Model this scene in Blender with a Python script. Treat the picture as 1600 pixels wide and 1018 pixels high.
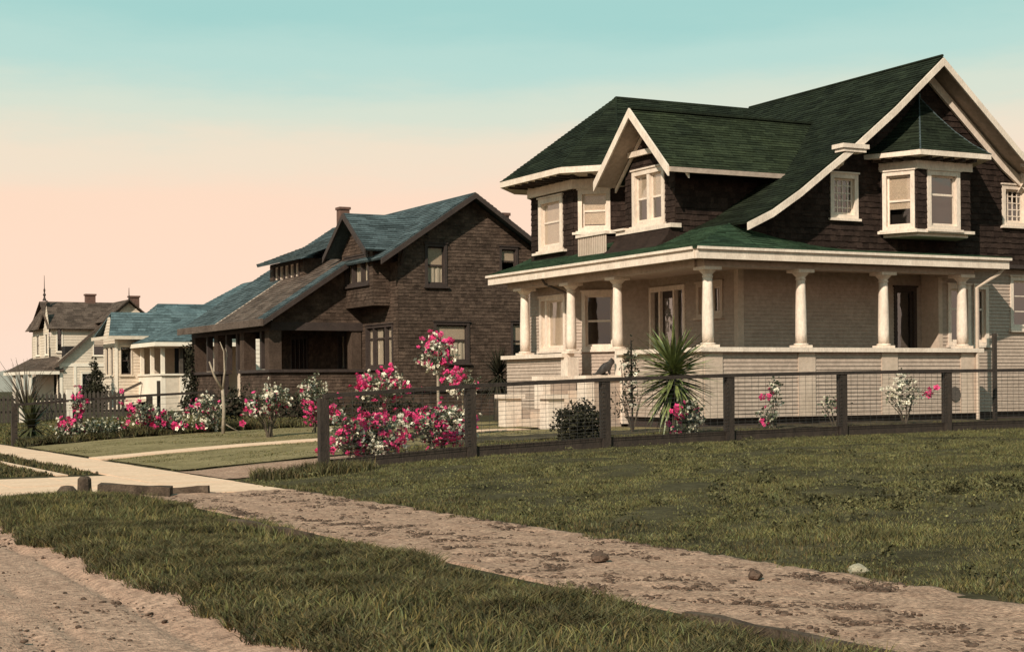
import bpy, bmesh, math, random
import numpy as np
from mathutils import Vector, Matrix, noise as mnoise
R = math.radians
random.seed(7); rng = np.random.default_rng(7)
scene = bpy.context.scene
for o in list(bpy.data.objects): bpy.data.objects.remove(o)
col = scene.collection

# ------------------------------------------------------------------ camera
# X = away from the street, Y = along the street, Z = up (metres, pavement level 0)
YAW = 27.7; EYE = 1.42
cam = bpy.data.cameras.new('camera'); camo = bpy.data.objects.new('camera', cam); col.objects.link(camo)
cam.sensor_width = 36.0; cam.lens = 56.25; cam.shift_y = 0.0588
cam.clip_start = 0.1; cam.clip_end = 6000
camo.matrix_world = (Matrix.Translation((0, 0, EYE)) @ Matrix.Rotation(R(-YAW), 4, 'Z')
                     @ Matrix.Rotation(R(90), 4, 'X') @ Matrix.Rotation(R(-0.5), 4, 'Z'))
scene.camera = camo

# ------------------------------------------------------------------ sky and sun
SUN_DIR = Vector((-0.66, -0.50, 0.56)).normalized()      # towards the sun
sun_el = math.asin(SUN_DIR.z); sun_az = math.atan2(SUN_DIR.x, SUN_DIR.y)
world = bpy.data.worlds.new('World'); scene.world = world; world.use_nodes = True
nt = world.node_tree; nt.nodes.clear()
def srgb(r, g, b):
    f = lambda c: c/12.92 if c <= .04045 else ((c+.055)/1.055)**2.4
    return (f(r/255), f(g/255), f(b/255), 1)
wo = nt.nodes.new('ShaderNodeOutputWorld'); wb = nt.nodes.new('ShaderNodeBackground')
sky = nt.nodes.new('ShaderNodeTexSky'); sky.sky_type = 'NISHITA'; sky.sun_disc = False
sky.sun_elevation = sun_el; sky.sun_rotation = sun_az; sky.dust_density = 3.0
sc = nt.nodes.new('ShaderNodeMix'); sc.data_type = 'RGBA'; sc.blend_type = 'MULTIPLY'; sc.inputs[0].default_value = 1
nt.links.new(sky.outputs[0], sc.inputs[6]); sc.inputs[7].default_value = (.85, .85, .85, 1)
tc = nt.nodes.new('ShaderNodeTexCoord'); sx = nt.nodes.new('ShaderNodeSeparateXYZ')
nt.links.new(tc.outputs['Generated'], sx.inputs[0])
rp = nt.nodes.new('ShaderNodeValToRGB'); rp.color_ramp.interpolation = 'EASE'
stops = [(0.0, (248, 220, 200)), (.07, (251, 216, 192)), (.112, (248, 215, 190)), (.142, (236, 219, 196)),
         (.168, (211, 219, 202)), (.200, (180, 213, 204)), (.236, (160, 205, 199)), (.5, (138, 187, 190)), (1.0, (116, 168, 182))]
els = rp.color_ramp.elements
els[0].position, els[0].color = stops[0][0], srgb(*stops[0][1])
els[1].position, els[1].color = stops[-1][0], srgb(*stops[-1][1])
for p, c in stops[1:-1]:
    e = els.new(p); e.color = srgb(*c)
hz = nt.nodes.new('ShaderNodeTexNoise'); hz.inputs['Scale'].default_value = 2.6; hz.inputs['Detail'].default_value = 7; hz.inputs['Roughness'].default_value = .62
hm_ = nt.nodes.new('ShaderNodeMapping'); hm_.inputs['Scale'].default_value = (1, 1, 5); nt.links.new(tc.outputs['Generated'], hm_.inputs[0]); nt.links.new(hm_.outputs[0], hz.inputs['Vector'])
hs_ = nt.nodes.new('ShaderNodeMath'); hs_.operation = 'MULTIPLY_ADD'; hs_.inputs[1].default_value = .075; nt.links.new(hz.outputs['Fac'], hs_.inputs[0])
ha = nt.nodes.new('ShaderNodeMath'); ha.operation = 'ADD'; ha.inputs[1].default_value = -.0375; nt.links.new(sx.outputs['Z'], ha.inputs[0])
nt.links.new(ha.outputs[0], hs_.inputs[2]); nt.links.new(hs_.outputs[0], rp.inputs[0])
sm = nt.nodes.new('ShaderNodeMix'); sm.data_type = 'RGBA'; sm.blend_type = 'MULTIPLY'; sm.inputs[0].default_value = 1
nt.links.new(rp.outputs[0], sm.inputs[6]); sm.inputs[7].default_value = (8.2, 8.2, 8.2, 1)
mx = nt.nodes.new('ShaderNodeMix'); mx.data_type = 'RGBA'; mx.inputs[0].default_value = .95
nt.links.new(sc.outputs[2], mx.inputs[6]); nt.links.new(sm.outputs[2], mx.inputs[7])
nt.links.new(mx.outputs[2], wb.inputs['Color']); wb.inputs['Strength'].default_value = .1
nt.links.new(wb.outputs[0], wo.inputs['Surface'])
sl = bpy.data.lights.new('sun', 'SUN'); sl.energy = 3.9; sl.angle = R(.6); sl.color = (1.0, .89, .76)
so = bpy.data.objects.new('sun', sl); col.objects.link(so)
so.rotation_euler = SUN_DIR.to_track_quat('Z', 'Y').to_euler(); so.location = (-30, -10, 40)
vs = scene.view_settings; vs.view_transform = 'Standard'; vs.look = 'None'; vs.exposure = 0.42; vs.gamma = 1

# ------------------------------------------------------------------ materials
M = {}
def mat(name, c1, c2=None, scale=3.0, rough=.8, bump=0., bscale=40., c3=None, stretch=None, attr=False, spec=.3, fine=.25):
    m = bpy.data.materials.new(name); m.use_nodes = True; n = m.node_tree.nodes; l = m.node_tree.links
    b = n['Principled BSDF']; b.inputs['Roughness'].default_value = rough
    b.inputs['Specular IOR Level'].default_value = spec
    c2 = c2 or tuple(x*.7 for x in c1)
    g = n.new('ShaderNodeNewGeometry'); mp = n.new('ShaderNodeMapping'); l.new(g.outputs['Position'], mp.inputs[0])
    if stretch: mp.inputs['Scale'].default_value = stretch
    t = n.new('ShaderNodeTexNoise'); t.inputs['Scale'].default_value = scale; t.inputs['Detail'].default_value = 8; t.inputs['Roughness'].default_value = .65
    l.new(mp.outputs[0], t.inputs['Vector'])
    r = n.new('ShaderNodeValToRGB'); e = r.color_ramp.elements
    e[0].position, e[0].color = .32, (*c2, 1); e[1].position, e[1].color = .68, (*c1, 1)
    if c3: x = e.new(.86); x.color = (*c3, 1)
    l.new(t.outputs['Fac'], r.inputs[0]); out = r.outputs[0]
    if fine:
        t2 = n.new('ShaderNodeTexNoise'); t2.inputs['Scale'].default_value = scale*9; t2.inputs['Detail'].default_value = 4
        l.new(mp.outputs[0], t2.inputs['Vector'])
        mr = n.new('ShaderNodeMapRange'); mr.inputs[1].default_value = .3; mr.inputs[2].default_value = .7
        mr.inputs[3].default_value = 1-fine; mr.inputs[4].default_value = 1+fine; l.new(t2.outputs['Fac'], mr.inputs[0])
        mm = n.new('ShaderNodeMix'); mm.data_type = 'RGBA'; mm.blend_type = 'MULTIPLY'; mm.inputs[0].default_value = 1
        l.new(out, mm.inputs[6]); l.new(mr.outputs[0], mm.inputs[7]); out = mm.outputs[2]
    if attr:
        a = n.new('ShaderNodeAttribute'); a.attribute_name = 'tone'
        mm = n.new('ShaderNodeMix'); mm.data_type = 'RGBA'; mm.blend_type = 'MULTIPLY'; mm.inputs[0].default_value = 1
        l.new(out, mm.inputs[6]); l.new(a.outputs['Color'], mm.inputs[7]); out = mm.outputs[2]
    l.new(out, b.inputs['Base Color'])
    if bump:
        tb = n.new('ShaderNodeTexNoise'); tb.inputs['Scale'].default_value = bscale; tb.inputs['Detail'].default_value = 6
        l.new(mp.outputs[0], tb.inputs['Vector'])
        bp = n.new('ShaderNodeBump'); bp.inputs['Strength'].default_value = bump; bp.inputs['Distance'].default_value = .03
        l.new(tb.outputs['Fac'], bp.inputs['Height']); l.new(bp.outputs[0], b.inputs['Normal'])
    M[name] = m; return m
mat('cream', (.76, .63, .51), (.58, .465, .37), 2.6, .7, .25, 35, fine=.12, stretch=(1, 1, .45))
mat('siding', (.42, .325, .255), (.34, .258, .20), 1.2, .75, .15, 25, c3=(.43, .315, .22), fine=.14)
mat('siding_panel', (.54, .42, .325), (.45, .345, .26), 1.2, .7, .15, 25, fine=.1)
mat('dark_shingle', (.040, .026, .020), (.022, .0145, .0115), 2.5, .9, .5, 30, attr=True, spec=.06)
mat('green_roof', (.022, .028, .016), (.012, .0145, .0095), 1.4, .95, .5, 30, c3=(.036, .043, .021), attr=True, spec=.06)
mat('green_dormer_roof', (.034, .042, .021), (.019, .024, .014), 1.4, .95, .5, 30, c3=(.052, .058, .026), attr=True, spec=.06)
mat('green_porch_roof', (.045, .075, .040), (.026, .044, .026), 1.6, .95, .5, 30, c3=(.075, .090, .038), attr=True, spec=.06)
mat('brown_shingle', (.092, .062, .045), (.050, .034, .025), 1.8, .9, .5, 30, attr=True, spec=.06)
mat('slate_roof', (.088, .112, .113), (.048, .060, .060), 1.6, .85, .5, 30, attr=True, spec=.06)
mat('brown_roof', (.135, .10, .078), (.08, .058, .045), 1.6, .9, .5, 30, attr=True, spec=.06)
mat('dark_trim', (.055, .038, .030), (.035, .024, .02), 3, .8, .3, 20)
mat('teal_roof', (.110, .150, .152), (.07, .094, .095), 1.1, .85, .4, 25, attr=True, spec=.06)
mat('far_roof', (.115, .082, .062), (.07, .05, .038), 1.0, .9, .4, 20, attr=True, spec=.06)
mat('tan_siding', (.64, .53, .41), (.54, .44, .335), .8, .8, .1, 20, fine=.1)
mat('white_paint', (.80, .70, .57), (.70, .6, .48), 1.2, .65, .05, 20, fine=.06)
mat('pipe', (.10, .08, .065), None, 4, .6)
mat('core_shade', (.02, .016, .014), (.014, .011, .01), 2, .95)  # near-black colour standing in for the shade of unlit rooms
mat('blind', (.72, .58, .45), (.64, .50, .39), 5, .9)
mat('curtain', (.85, .74, .60), (.60, .50, .40), 9, .9, stretch=(1, 1, .05))
mat('door_wood', (.05, .034, .026), (.028, .02, .016), 5, .5)
mat('fence_wood', (.05, .036, .026), (.024, .017, .013), 6, .9, .5, 60, c3=(.085, .062, .045), stretch=(1, 1, .3))
mat('rail_wood', (.045, .032, .024), (.024, .017, .013), 6, .9, .5, 60)
mat('picket', (.085, .066, .05), (.045, .035, .027), 5, .9)
mat('wire', (.05, .045, .04), None, 5, .6)
mat('timber', (.12, .085, .06), (.045, .033, .025), 6, .95, .6, 40, c3=(.30, .23, .17), spec=.02)
mat('soil', (.10, .078, .05), (.045, .036, .022), 1.5, 1, .8, 25, spec=.02)
mat('ground', (.085, .070, .038), (.035, .029, .016), .9, 1, .8, 25, c3=(.17, .135, .085), spec=.02)  # soil, darkened to put shade among the grass blades into its colour
mat('lawn', (.27, .205, .105), (.16, .125, .06), 1.3, 1, .7, 35, c3=(.33, .25, .14), spec=.02)
mat('dirt', (.46, .29, .20), (.30, .18, .122), 3.2, 1, 1., 55, c3=(.52, .34, .24), fine=.45, spec=.02)
mat('road_dirt', (.45, .285, .20), (.33, .20, .138), 1.7, 1, .9, 50, c3=(.50, .33, .24), fine=.38, spec=.02)
mat('clod', (.15, .098, .07), (.05, .034, .025), 9, 1, .6, 40, spec=.02)
mat('concrete', (.74, .50, .34), (.64, .42, .28), 1.8, .9, .35, 40, fine=.1, spec=.02)
mat('stone', (.38, .33, .23), (.25, .21, .14), 9, .9, .5, 30)
mat('grass', (.160, .150, .060), (.048, .045, .021), 2.2, .85, attr=True, fine=0, spec=.06)
mat('grass_dark', (.124, .112, .050), (.028, .026, .014), 2.2, .85, attr=True, fine=0, spec=.06)
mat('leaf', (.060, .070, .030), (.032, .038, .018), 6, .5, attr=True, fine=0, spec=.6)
mat('leaf_glint', (.46, .42, .30), (.26, .235, .15), 8, .5, attr=True, fine=0, spec=.5)
mat('dark_leaf', (.036, .034, .020), (.02, .018, .011), 5, .8, attr=True, fine=0, spec=.06)
mat('yucca_leaf', (.21, .24, .075), (.045, .052, .02), 4, .45, fine=0, spec=.5)
mat('agave_leaf', (.085, .085, .035), (.03, .03, .014), 4, .6, fine=0, spec=.1)
mat('stem', (.10, .075, .05), (.05, .038, .026), 8, .9)
mat('pale_stem', (.36, .29, .21), (.2, .155, .11), 8, .9)
mat('pink', (.80, .075, .24), (.45, .012, .085), 9, .6, attr=True, fine=0)
mat('white_petal', (.82, .76, .60), (.66, .58, .44), 9, .6, attr=True, fine=0)
mat('statue', (.04, .032, .026), (.022, .018, .015), 8, .6)
mat('hill', (.30, .27, .22), (.24, .215, .17), .02, 1, fine=.05)
mat('brick', (.16, .085, .06), (.09, .05, .038), 6, .9, .4, 20)
def glass():
    m = bpy.data.materials.new('window_glass'); m.use_nodes = True; n = m.node_tree.nodes; l = m.node_tree.links
    n.remove(n['Principled BSDF']); o = n['Material Output']
    gl = n.new('ShaderNodeBsdfGlossy'); gl.inputs['Roughness'].default_value = .04; gl.inputs['Color'].default_value = (.8, .8, .8, 1)
    tr = n.new('ShaderNodeBsdfTransparent'); tr.inputs['Color'].default_value = (.8, .78, .74, 1)
    fr = n.new('ShaderNodeLayerWeight'); fr.inputs['Blend'].default_value = .25
    mr = n.new('ShaderNodeMapRange'); mr.inputs[3].default_value = .10; mr.inputs[4].default_value = .75; l.new(fr.outputs['Facing'], mr.inputs[0])
    t = n.new('ShaderNodeTexNoise'); t.inputs['Scale'].default_value = 1.7
    g = n.new('ShaderNodeNewGeometry'); l.new(g.outputs['Position'], t.inputs['Vector'])
    bp = n.new('ShaderNodeBump'); bp.inputs['Strength'].default_value = .25; bp.inputs['Distance'].default_value = .05
    l.new(t.outputs['Fac'], bp.inputs['Height']); l.new(bp.outputs[0], gl.inputs['Normal'])
    mx = n.new('ShaderNodeMixShader'); l.new(mr.outputs[0], mx.inputs[0]); l.new(tr.outputs[0], mx.inputs[1]); l.new(gl.outputs[0], mx.inputs[2])
    l.new(mx.outputs[0], o.inputs['Surface']); M['glass'] = m
glass()

# ------------------------------------------------------------------ mesh helpers
def tag(o, label=None, cat=None, group=None, kind=None):
    if label: o['label'] = label
    if cat: o['category'] = cat
    if group: o['group'] = group
    if kind: o['kind'] = kind
    return o
def empty(name, loc, label, cat, group=None):
    o = bpy.data.objects.new(name, None); o.location = loc; col.objects.link(o); o.empty_display_size = .2
    return tag(o, label, cat, group)
def root_of(o):
    while o.parent: o = o.parent
    return o
def link(name, me, parent=None):
    o = bpy.data.objects.new(name, me); col.objects.link(o); o.parent = parent; return o

class F:                                     # a vertical wall plane: s along the wall, n outward, z up
    def __init__(s, x, y, dx, dy):
        L = math.hypot(dx, dy); s.o = (x, y); s.d = (dx/L, dy/L); s.nn = (s.d[1], -s.d[0])
    def p(s, a, n, z): return (s.o[0]+s.d[0]*a+s.nn[0]*n, s.o[1]+s.d[1]*a+s.nn[1]*n, z)

class MB:
    def __init__(s): s.v = []; s.f = []; s.t = []; s.tone = 1.0
    def add(s, vs, fs):
        b = len(s.v); s.v += [tuple(q) for q in vs]; s.f += [tuple(i+b for i in q) for q in fs]; s.t += [s.tone]*len(vs); return s
    def quad(s, a, b, c, d): return s.add((a, b, c, d), [(0, 1, 2, 3)])
    def tri(s, a, b, c): return s.add((a, b, c), [(0, 1, 2)])
    HEX = [(0, 3, 2, 1), (4, 5, 6, 7), (0, 1, 5, 4), (1, 2, 6, 5), (2, 3, 7, 6), (3, 0, 4, 7)]
    def box(s, x0, x1, y0, y1, z0, z1):
        return s.add([(x0, y0, z0), (x1, y0, z0), (x1, y1, z0), (x0, y1, z0), (x0, y0, z1), (x1, y0, z1), (x1, y1, z1), (x0, y1, z1)], s.HEX)
    def fbox(s, f, a0, a1, n0, n1, z0, z1):
        q = [f.p(a0, n1, z0), f.p(a1, n1, z0), f.p(a1, n0, z0), f.p(a0, n0, z0), f.p(a0, n1, z1), f.p(a1, n1, z1), f.p(a1, n0, z1), f.p(a0, n0, z1)]
        return s.add(q, s.HEX)
    def beam(s, p, q, w, h, up=(0, 0, 1)):     # square bar from p to q, w wide sideways, h tall
        p = Vector(p); q = Vector(q); d = (q-p).normalized(); sd = d.cross(Vector(up))
        if sd.length < 1e-4: sd = d.cross(Vector((1, 0, 0)))
        sd.normalize(); u = sd.cross(d)
        A = [p+sd*a*w/2+u*b*h/2 for a, b in ((-1, -1), (1, -1), (1, 1), (-1, 1))]
        B = [a+(q-p) for a in A]
        return s.add(A+B, [(0, 3, 2, 1), (4, 5, 6, 7), (0, 1, 5, 4), (1, 2, 6, 5), (2, 3, 7, 6), (3, 0, 4, 7)])
    def prism(s, poly, z0, z1):
        n = len(poly); vs = [(x, y, z0) for x, y in poly]+[(x, y, z1) for x, y in poly]
        return s.add(vs, [tuple(range(n-1, -1, -1)), tuple(range(n, 2*n))]+[(i, (i+1) % n, n+(i+1) % n, n+i) for i in range(n)])
    def extr(s, poly, off):                    # planar 3D polygon extruded by a vector
        n = len(poly); off = Vector(off); vs = [Vector(p) for p in poly]+[Vector(p)+off for p in poly]
        return s.add(vs, [tuple(range(n-1, -1, -1)), tuple(range(n, 2*n))]+[(i, (i+1) % n, n+(i+1) % n, n+i) for i in range(n)])
    def lathe(s, prof, c, seg=16):
        vs = []; fs = []
        for r, z in prof:
            for k in range(seg):
                a = 2*math.pi*k/seg; vs.append((c[0]+r*math.cos(a), c[1]+r*math.sin(a), c[2]+z))
        for i in range(len(prof)-1):
            for k in range(seg):
                k2 = (k+1) % seg; fs.append((i*seg+k, i*seg+k2, (i+1)*seg+k2, (i+1)*seg+k))
        fs.append(tuple(range(seg-1, -1, -1))); fs.append(tuple((len(prof)-1)*seg+k for k in range(seg)))
        return s.add(vs, fs)
    def tube(s, pts, rad, seg=6):
        pts = [Vector(p) for p in pts]; n = len(pts)
        if not hasattr(rad, '__len__'): rad = [rad]*n
        vs = []; fs = []
        for i, p in enumerate(pts):
            d = (pts[min(i+1, n-1)]-pts[max(i-1, 0)]).normalized()
            a = d.orthogonal().normalized() if i == 0 else (a-d*a.dot(d)).normalized()
            b = d.cross(a)
            for k in range(seg):
                t = 2*math.pi*k/seg; vs.append(p+(a*math.cos(t)+b*math.sin(t))*rad[i])
        for i in range(n-1):
            for k in range(seg):
                k2 = (k+1) % seg; fs.append((i*seg+k, i*seg+k2, (i+1)*seg+k2, (i+1)*seg+k))
        fs.append(tuple(range(seg-1, -1, -1))); fs.append(tuple((n-1)*seg+k for k in range(seg)))
        return s.add(vs, fs)
    def lap(s, f, a0, a1, z0, z1, step, depth, holes=(), lim=None, shingle=0, n0=0.):
        z = z0
        while z < z1-1e-4:
            zt = min(z+step, z1); cuts = sorted({z, zt, *[h for q in holes for h in q[2:4] if z < h < zt]})
            for za, zb in zip(cuts, cuts[1:]):
                zm = (za+zb)/2
                la, lb = (a0, a1), (a0, a1)
                if lim: la, lb = lim(za), lim(zb)
                iv = [(0., 1., None)]; lo = min(la[0], lb[0]); hi = max(la[1], lb[1])
                segs = [(lo, hi)]
                for h in holes:
                    if h[2] < zm < h[3]:
                        ns = []
                        for p, q in segs:
                            if h[1] <= p or h[0] >= q: ns.append((p, q)); continue
                            if h[0] > p: ns.append((p, h[0]))
                            if h[1] < q: ns.append((h[1], q))
                        segs = ns
                for p, q in segs:
                    xs = [p]
                    if shingle:
                        while xs[-1] < q-shingle*1.4: xs.append(xs[-1]+shingle*random.uniform(.55, 1.3))
                    xs.append(q)
                    for u, w in zip(xs, xs[1:]):
                        jd = random.uniform(.6, 1.25) if shingle else 1; jz = random.uniform(-.012, .008) if shingle and za == z else 0
                        s.tone = random.uniform(.72, 1.3) if shingle else 1.
                        cl = lambda x, L: min(max(x, L[0]), L[1])
                        nb = n0+depth*jd*(1-(za-z)/step)+.003; nt_ = n0+depth*jd*(1-(zb-z)/step)+.003
                        A, B = cl(u, la), cl(w, la); C, D = cl(w, lb), cl(u, lb)
                        if B-A < 1e-3 and C-D < 1e-3: continue
                        s.quad(f.p(A, nb, za+jz), f.p(B, nb, za+jz), f.p(C, nt_, zb), f.p(D, nt_, zb))
                        if za == z: s.quad(f.p(A, n0-.02, za+jz), f.p(B, n0-.02, za+jz), f.p(B, nb, za+jz), f.p(A, nb, za+jz))
                        if shingle:
                            s.quad(f.p(A, n0-.02, za+jz), f.p(A, nb, za+jz), f.p(D, nt_, zb), f.p(D, n0-.02, zb))
            z = zt
        s.tone = 1.; return s
    def roof(s, A, B, C, D, course=.15, thick=.022, seg=.35, deck=.05):   # A,B eave ends; D,C upper ends
        A, B, C, D = map(Vector, (A, B, C, D)); nrm = (B-A).cross(D-A)
        if nrm.length < 1e-6: nrm = (C-B).cross(D-B)
        nrm.normalize()
        if nrm.z < 0: nrm = -nrm
        H = max((D-A).length, (C-B).length); n = max(1, round(H/course))
        for i in range(n):
            t0, t1 = i/n, (i+1)/n
            l0, r0, l1, r1 = A.lerp(D, t0), B.lerp(C, t0), A.lerp(D, t1), B.lerp(C, t1)
            L = max((r0-l0).length, (r1-l1).length); m = max(1, int(L/seg)) if seg else 1
            ks = [0]+sorted(min(max((k+random.uniform(-.35, .35))/m, .001), .999) for k in range(1, m))+[1]
            for k0, k1 in zip(ks, ks[1:]):
                s.tone = random.uniform(.70, 1.32); th = thick*random.uniform(.7, 1.35)
                a, b, c, d = l0.lerp(r0, k0)+nrm*th, l0.lerp(r0, k1)+nrm*th, l1.lerp(r1, k1)+nrm*.003, l1.lerp(r1, k0)+nrm*.003
                s.quad(a, b, c, d); s.quad(l0.lerp(r0, k0)-nrm*.01, l0.lerp(r0, k1)-nrm*.01, b, a)
        s.tone = 1.
        if deck:
            q = [p-nrm*deck for p in (A, B, C, D)]; s.quad(q[3], q[2], q[1], q[0])
            for a, b, c, d in ((A, B, q[1], q[0]), (B, C, q[2], q[1]), (D, A, q[0], q[3])): s.quad(a, d, c, b)
        return s
    def mesh(s, name, m, off=(0, 0, 0), smooth=False):
        me = bpy.data.meshes.new(name); o = off
        me.from_pydata([(x-o[0], y-o[1], z-o[2]) for x, y, z in s.v], [], s.f)
        me.materials.append(M[m] if isinstance(m, str) else m)
        if any(t != 1. for t in s.t):
            at = me.color_attributes.new('tone', 'FLOAT_COLOR', 'POINT')
            a = np.ones((len(s.v), 4), np.float32); a[:, :3] = np.array(s.t, np.float32)[:, None]; at.data.foreach_set('color', a.ravel())
        else:
            at = me.color_attributes.new('tone', 'FLOAT_COLOR', 'POINT'); at.data.foreach_set('color', np.ones(len(s.v)*4, np.float32))
        if smooth: me.polygons.foreach_set('use_smooth', [True]*len(me.polygons))
        me.update(); return me
    def build(s, name, m, parent=None, smooth=False, kind=None, label=None):
        off = root_of(parent).location if parent else (0, 0, 0)
        o = link(name, s.mesh(name, m, off, smooth), parent)
        if kind: o['kind'] = kind
        if label: o['label'] = label
        return o

def window(parent, f, a0, a1, z0, z1, trim='cream', cw=.10, sash='cream', blind=None, meet=.5, mull=(), grid=None, sill=True, curtain=None, n=.0, head=0.04):
    """casing from a0..a1, z0..z1 with sashes, panes, optional blind (fraction from the top); returns the hole"""
    h = (a0+cw, a1-cw, z0+cw*.8, z1-cw)
    m = MB(); m.fbox(f, a0, a0+cw, n-.10, n+.045, z0, z1).fbox(f, a1-cw, a1, n-.10, n+.045, z0, z1)
    m.fbox(f, a0+cw, a1-cw, n-.10, n+.043, z1-cw, z1).fbox(f, a0+cw, a1-cw, n-.10, n+.043, z0, z0+cw*.8)
    if head: m.fbox(f, a0-.03, a1+.03, n-.02, n+.075, z1, z1+head)
    for q in mull: m.fbox(f, q-cw*.45, q+cw*.45, n-.10, n+.03, h[2], h[3])
    w = m.build('window', trim, parent)
    if sill: MB().fbox(f, a0-.05, a1+.05, n-.05, n+.10, z0-.06, z0).build('sill', trim, w)
    edges = [h[0]]+[e for q in mull for e in (q-cw*.45, q+cw*.45)]+[h[1]]
    for u, v in zip(edges[::2], edges[1::2]):
        sm_ = MB(); b = .045
        sm_.fbox(f, u, u+b, n-.085, n-.045, h[2], h[3]).fbox(f, v-b, v, n-.085, n-.045, h[2], h[3])
        sm_.fbox(f, u+b, v-b, n-.083, n-.047, h[2], h[2]+b*1.3).fbox(f, u+b, v-b, n-.083, n-.047, h[3]-b, h[3])
        zm = h[2]+(h[3]-h[2])*meet
        if meet: sm_.fbox(f, u+b, v-b, n-.083, n-.040, zm-.025, zm+.025)
        if grid:
            for i in range(1, grid[0]): x = u+(v-u)*i/grid[0]; sm_.fbox(f, x-.012, x+.012, n-.075, n-.05, h[2]+b, h[3]-b)
            for i in range(1, grid[1]): z = h[2]+(h[3]-h[2])*i/grid[1]; sm_.fbox(f, u+b, v-b, n-.074, n-.051, z-.012, z+.012)
        sm_.build('sash', sash, w)
        MB().quad(f.p(u, n-.066, h[2]), f.p(v, n-.066, h[2]), f.p(v, n-.066, h[3]), f.p(u, n-.066, h[3])).build('pane', 'glass', w)
        if blind: MB().fbox(f, u, v, n-.084, n-.074, h[3]-(h[3]-h[2])*blind, h[3]).build('blind', 'blind', w)
        if curtain:
            for (p, q) in curtain:
                cm = MB(); k = 9; pts = []
                for i in range(k+1): pts.append((u+(v-u)*(p+(q-p)*i/k), n-.10+.02*math.sin(i*2.2)))
                for (x0, n0), (x1, n1) in zip(pts, pts[1:]): cm.quad(f.p(x0, n0, h[2]), f.p(x1, n1, h[2]), f.p(x1, n1, h[3]), f.p(x0, n0, h[3]))
                cm.build('curtain', 'curtain', w)
    return (a0+.03, a1-.03, z0+.03, z1-.03)

# ------------------------------------------------------------------ terrain
def gz(x, y):
    x = np.asarray(x, float); y = np.asarray(y, float)
    r = np.where(x > 7.9, .5*(1-np.exp(-np.maximum(x-7.9, 0)/6.)), 0.)
    st = np.clip((x-2.7)/.7, 0, 1)*np.clip((5.6-x)/.3, 0, 1)
    s2 = np.where(x < 5.6, -.06+.10*np.clip((x-2.8)/.6, 0, 1), 0.)
    s2 = np.where((x >= 5.3) & (x < 5.6), .04-.04*(x-5.3)/.3, s2)
    flat = np.clip((y-20.6)/1.2, 0, 1)
    s2 = s2*(1-flat)+flat*np.where(x < 3.3, -.05+.05*np.clip((x-2.6)/.7, 0, 1), 0.)
    return r+s2
def g1(x, y): return float(gz(x, y))
def nz(x, y, s=1., seed=0.): return mnoise.fractal(Vector((x*s+seed, y*s-seed, seed)), 1.0, 2.0, 4)
def sheet(name, xs, ys, zf, m, kind='structure', parent=None):
    X, Y = np.meshgrid(xs, ys); Z = zf(X, Y); nx, ny = len(xs), len(ys)
    v = np.stack([X, Y, Z], -1).reshape(-1, 3)
    i = np.arange((ny-1)*(nx-1)); r, c = divmod(i, nx-1); a = r*nx+c
    fa = np.stack([a, a+1, a+nx+1, a+nx], -1)
    me = bpy.data.meshes.new(name); me.from_pydata(v.tolist(), [], fa.tolist()); me.materials.append(M[m])
    me.polygons.foreach_set('use_smooth', [True]*len(me.polygons))
    o = link(name, me, parent); o['kind'] = kind; return o
vnz = np.vectorize(nz)
gx = np.concatenate([[-900, -300, -80, -20, -8], np.arange(-4, 30, .35), [31, 34, 40, 60, 120, 400, 1500]])
gy = np.concatenate([[-200, -40, -8], np.arange(-4, 62, .35), [64, 70, 80, 95, 120, 160, 260, 600, 1500]])
def zground(X, Y):
    near = (Y > -5) & (Y < 62) & (X > 2.6) & (X < 30)
    n = np.zeros_like(X); n[near] = vnz(X[near], Y[near], .9, 3.)
    amp = np.where((X > 7.75) & (Y < 23.6), .035, np.where((X > 3.1) & (X < 5.4) & (Y < 21), .035, .006))
    return gz(X, Y)+n*amp-np.where(((X < 3.45) & (Y < 20.8)) | (X < 2.9) | ((X > 5.5) & (X < 7.5) & (Y < 21)), .045, 0.)
sheet('ground', gx, gy, zground, 'ground')
# the dirt road, its edge wandering a little
def edge_sheet(name, xa, xb, ys, m, zoff, amp, s, wob0=0., wob1=0., nx=24):
    ys = np.asarray(ys); t = np.linspace(0, 1, nx); T, Yg = np.meshgrid(t, ys)
    w0 = np.array([nz(1.7, y, .5, 11.) for y in ys])*wob0; w1 = np.array([nz(5.1, y, .5, 23.) for y in ys])*wob1
    X = (xa+w0)[:, None]*(1-T)+(xb+w1)[:, None]*T
    N = vnz(X, Yg, s, 5.)
    Z = gz(X, Yg)+zoff+amp*(N+.9)
    if name == 'road':
        for rx in (.4, .95, 1.95, 2.2, 2.72): Z -= .032*np.exp(-((X-rx-.10*np.sin(Yg*.35+rx))/.055)**2)*np.clip(N*3+.6, 0, 1)
    if name != 'driveway': Z[:, 0] -= .09; Z[:, -1] -= .09
    v = np.stack([X, Yg, Z], -1).reshape(-1, 3); ny = len(ys)
    i = np.arange((ny-1)*(nx-1)); r, c = divmod(i, nx-1); a = r*nx+c
    me = bpy.data.meshes.new(name); me.from_pydata(v.tolist(), [], np.stack([a, a+1, a+nx+1, a+nx], -1).tolist())
    me.materials.append(M[m]); me.polygons.foreach_set('use_smooth', [True]*len(me.polygons))
    o = link(name, me); o['kind'] = 'structure'; return o
road_y = np.concatenate([np.arange(-6, 30, .22), np.arange(30, 70, 1.), np.arange(70, 300, 12)])
edge_sheet('road', -8, 3.30, road_y, 'road_dirt', .0, .008, 1.6, 0, .06, 280)
edge_sheet('footpath', 5.42, 7.68, np.arange(-3, 21.25, .055), 'dirt', -.008, .022, 3.2, .05, .05, 46)
edge_sheet('driveway', 7.66, 12.0, np.arange(24.25, 27.0, .2), 'dirt', .010, .004, 2, 0, .5, 24)
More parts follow.
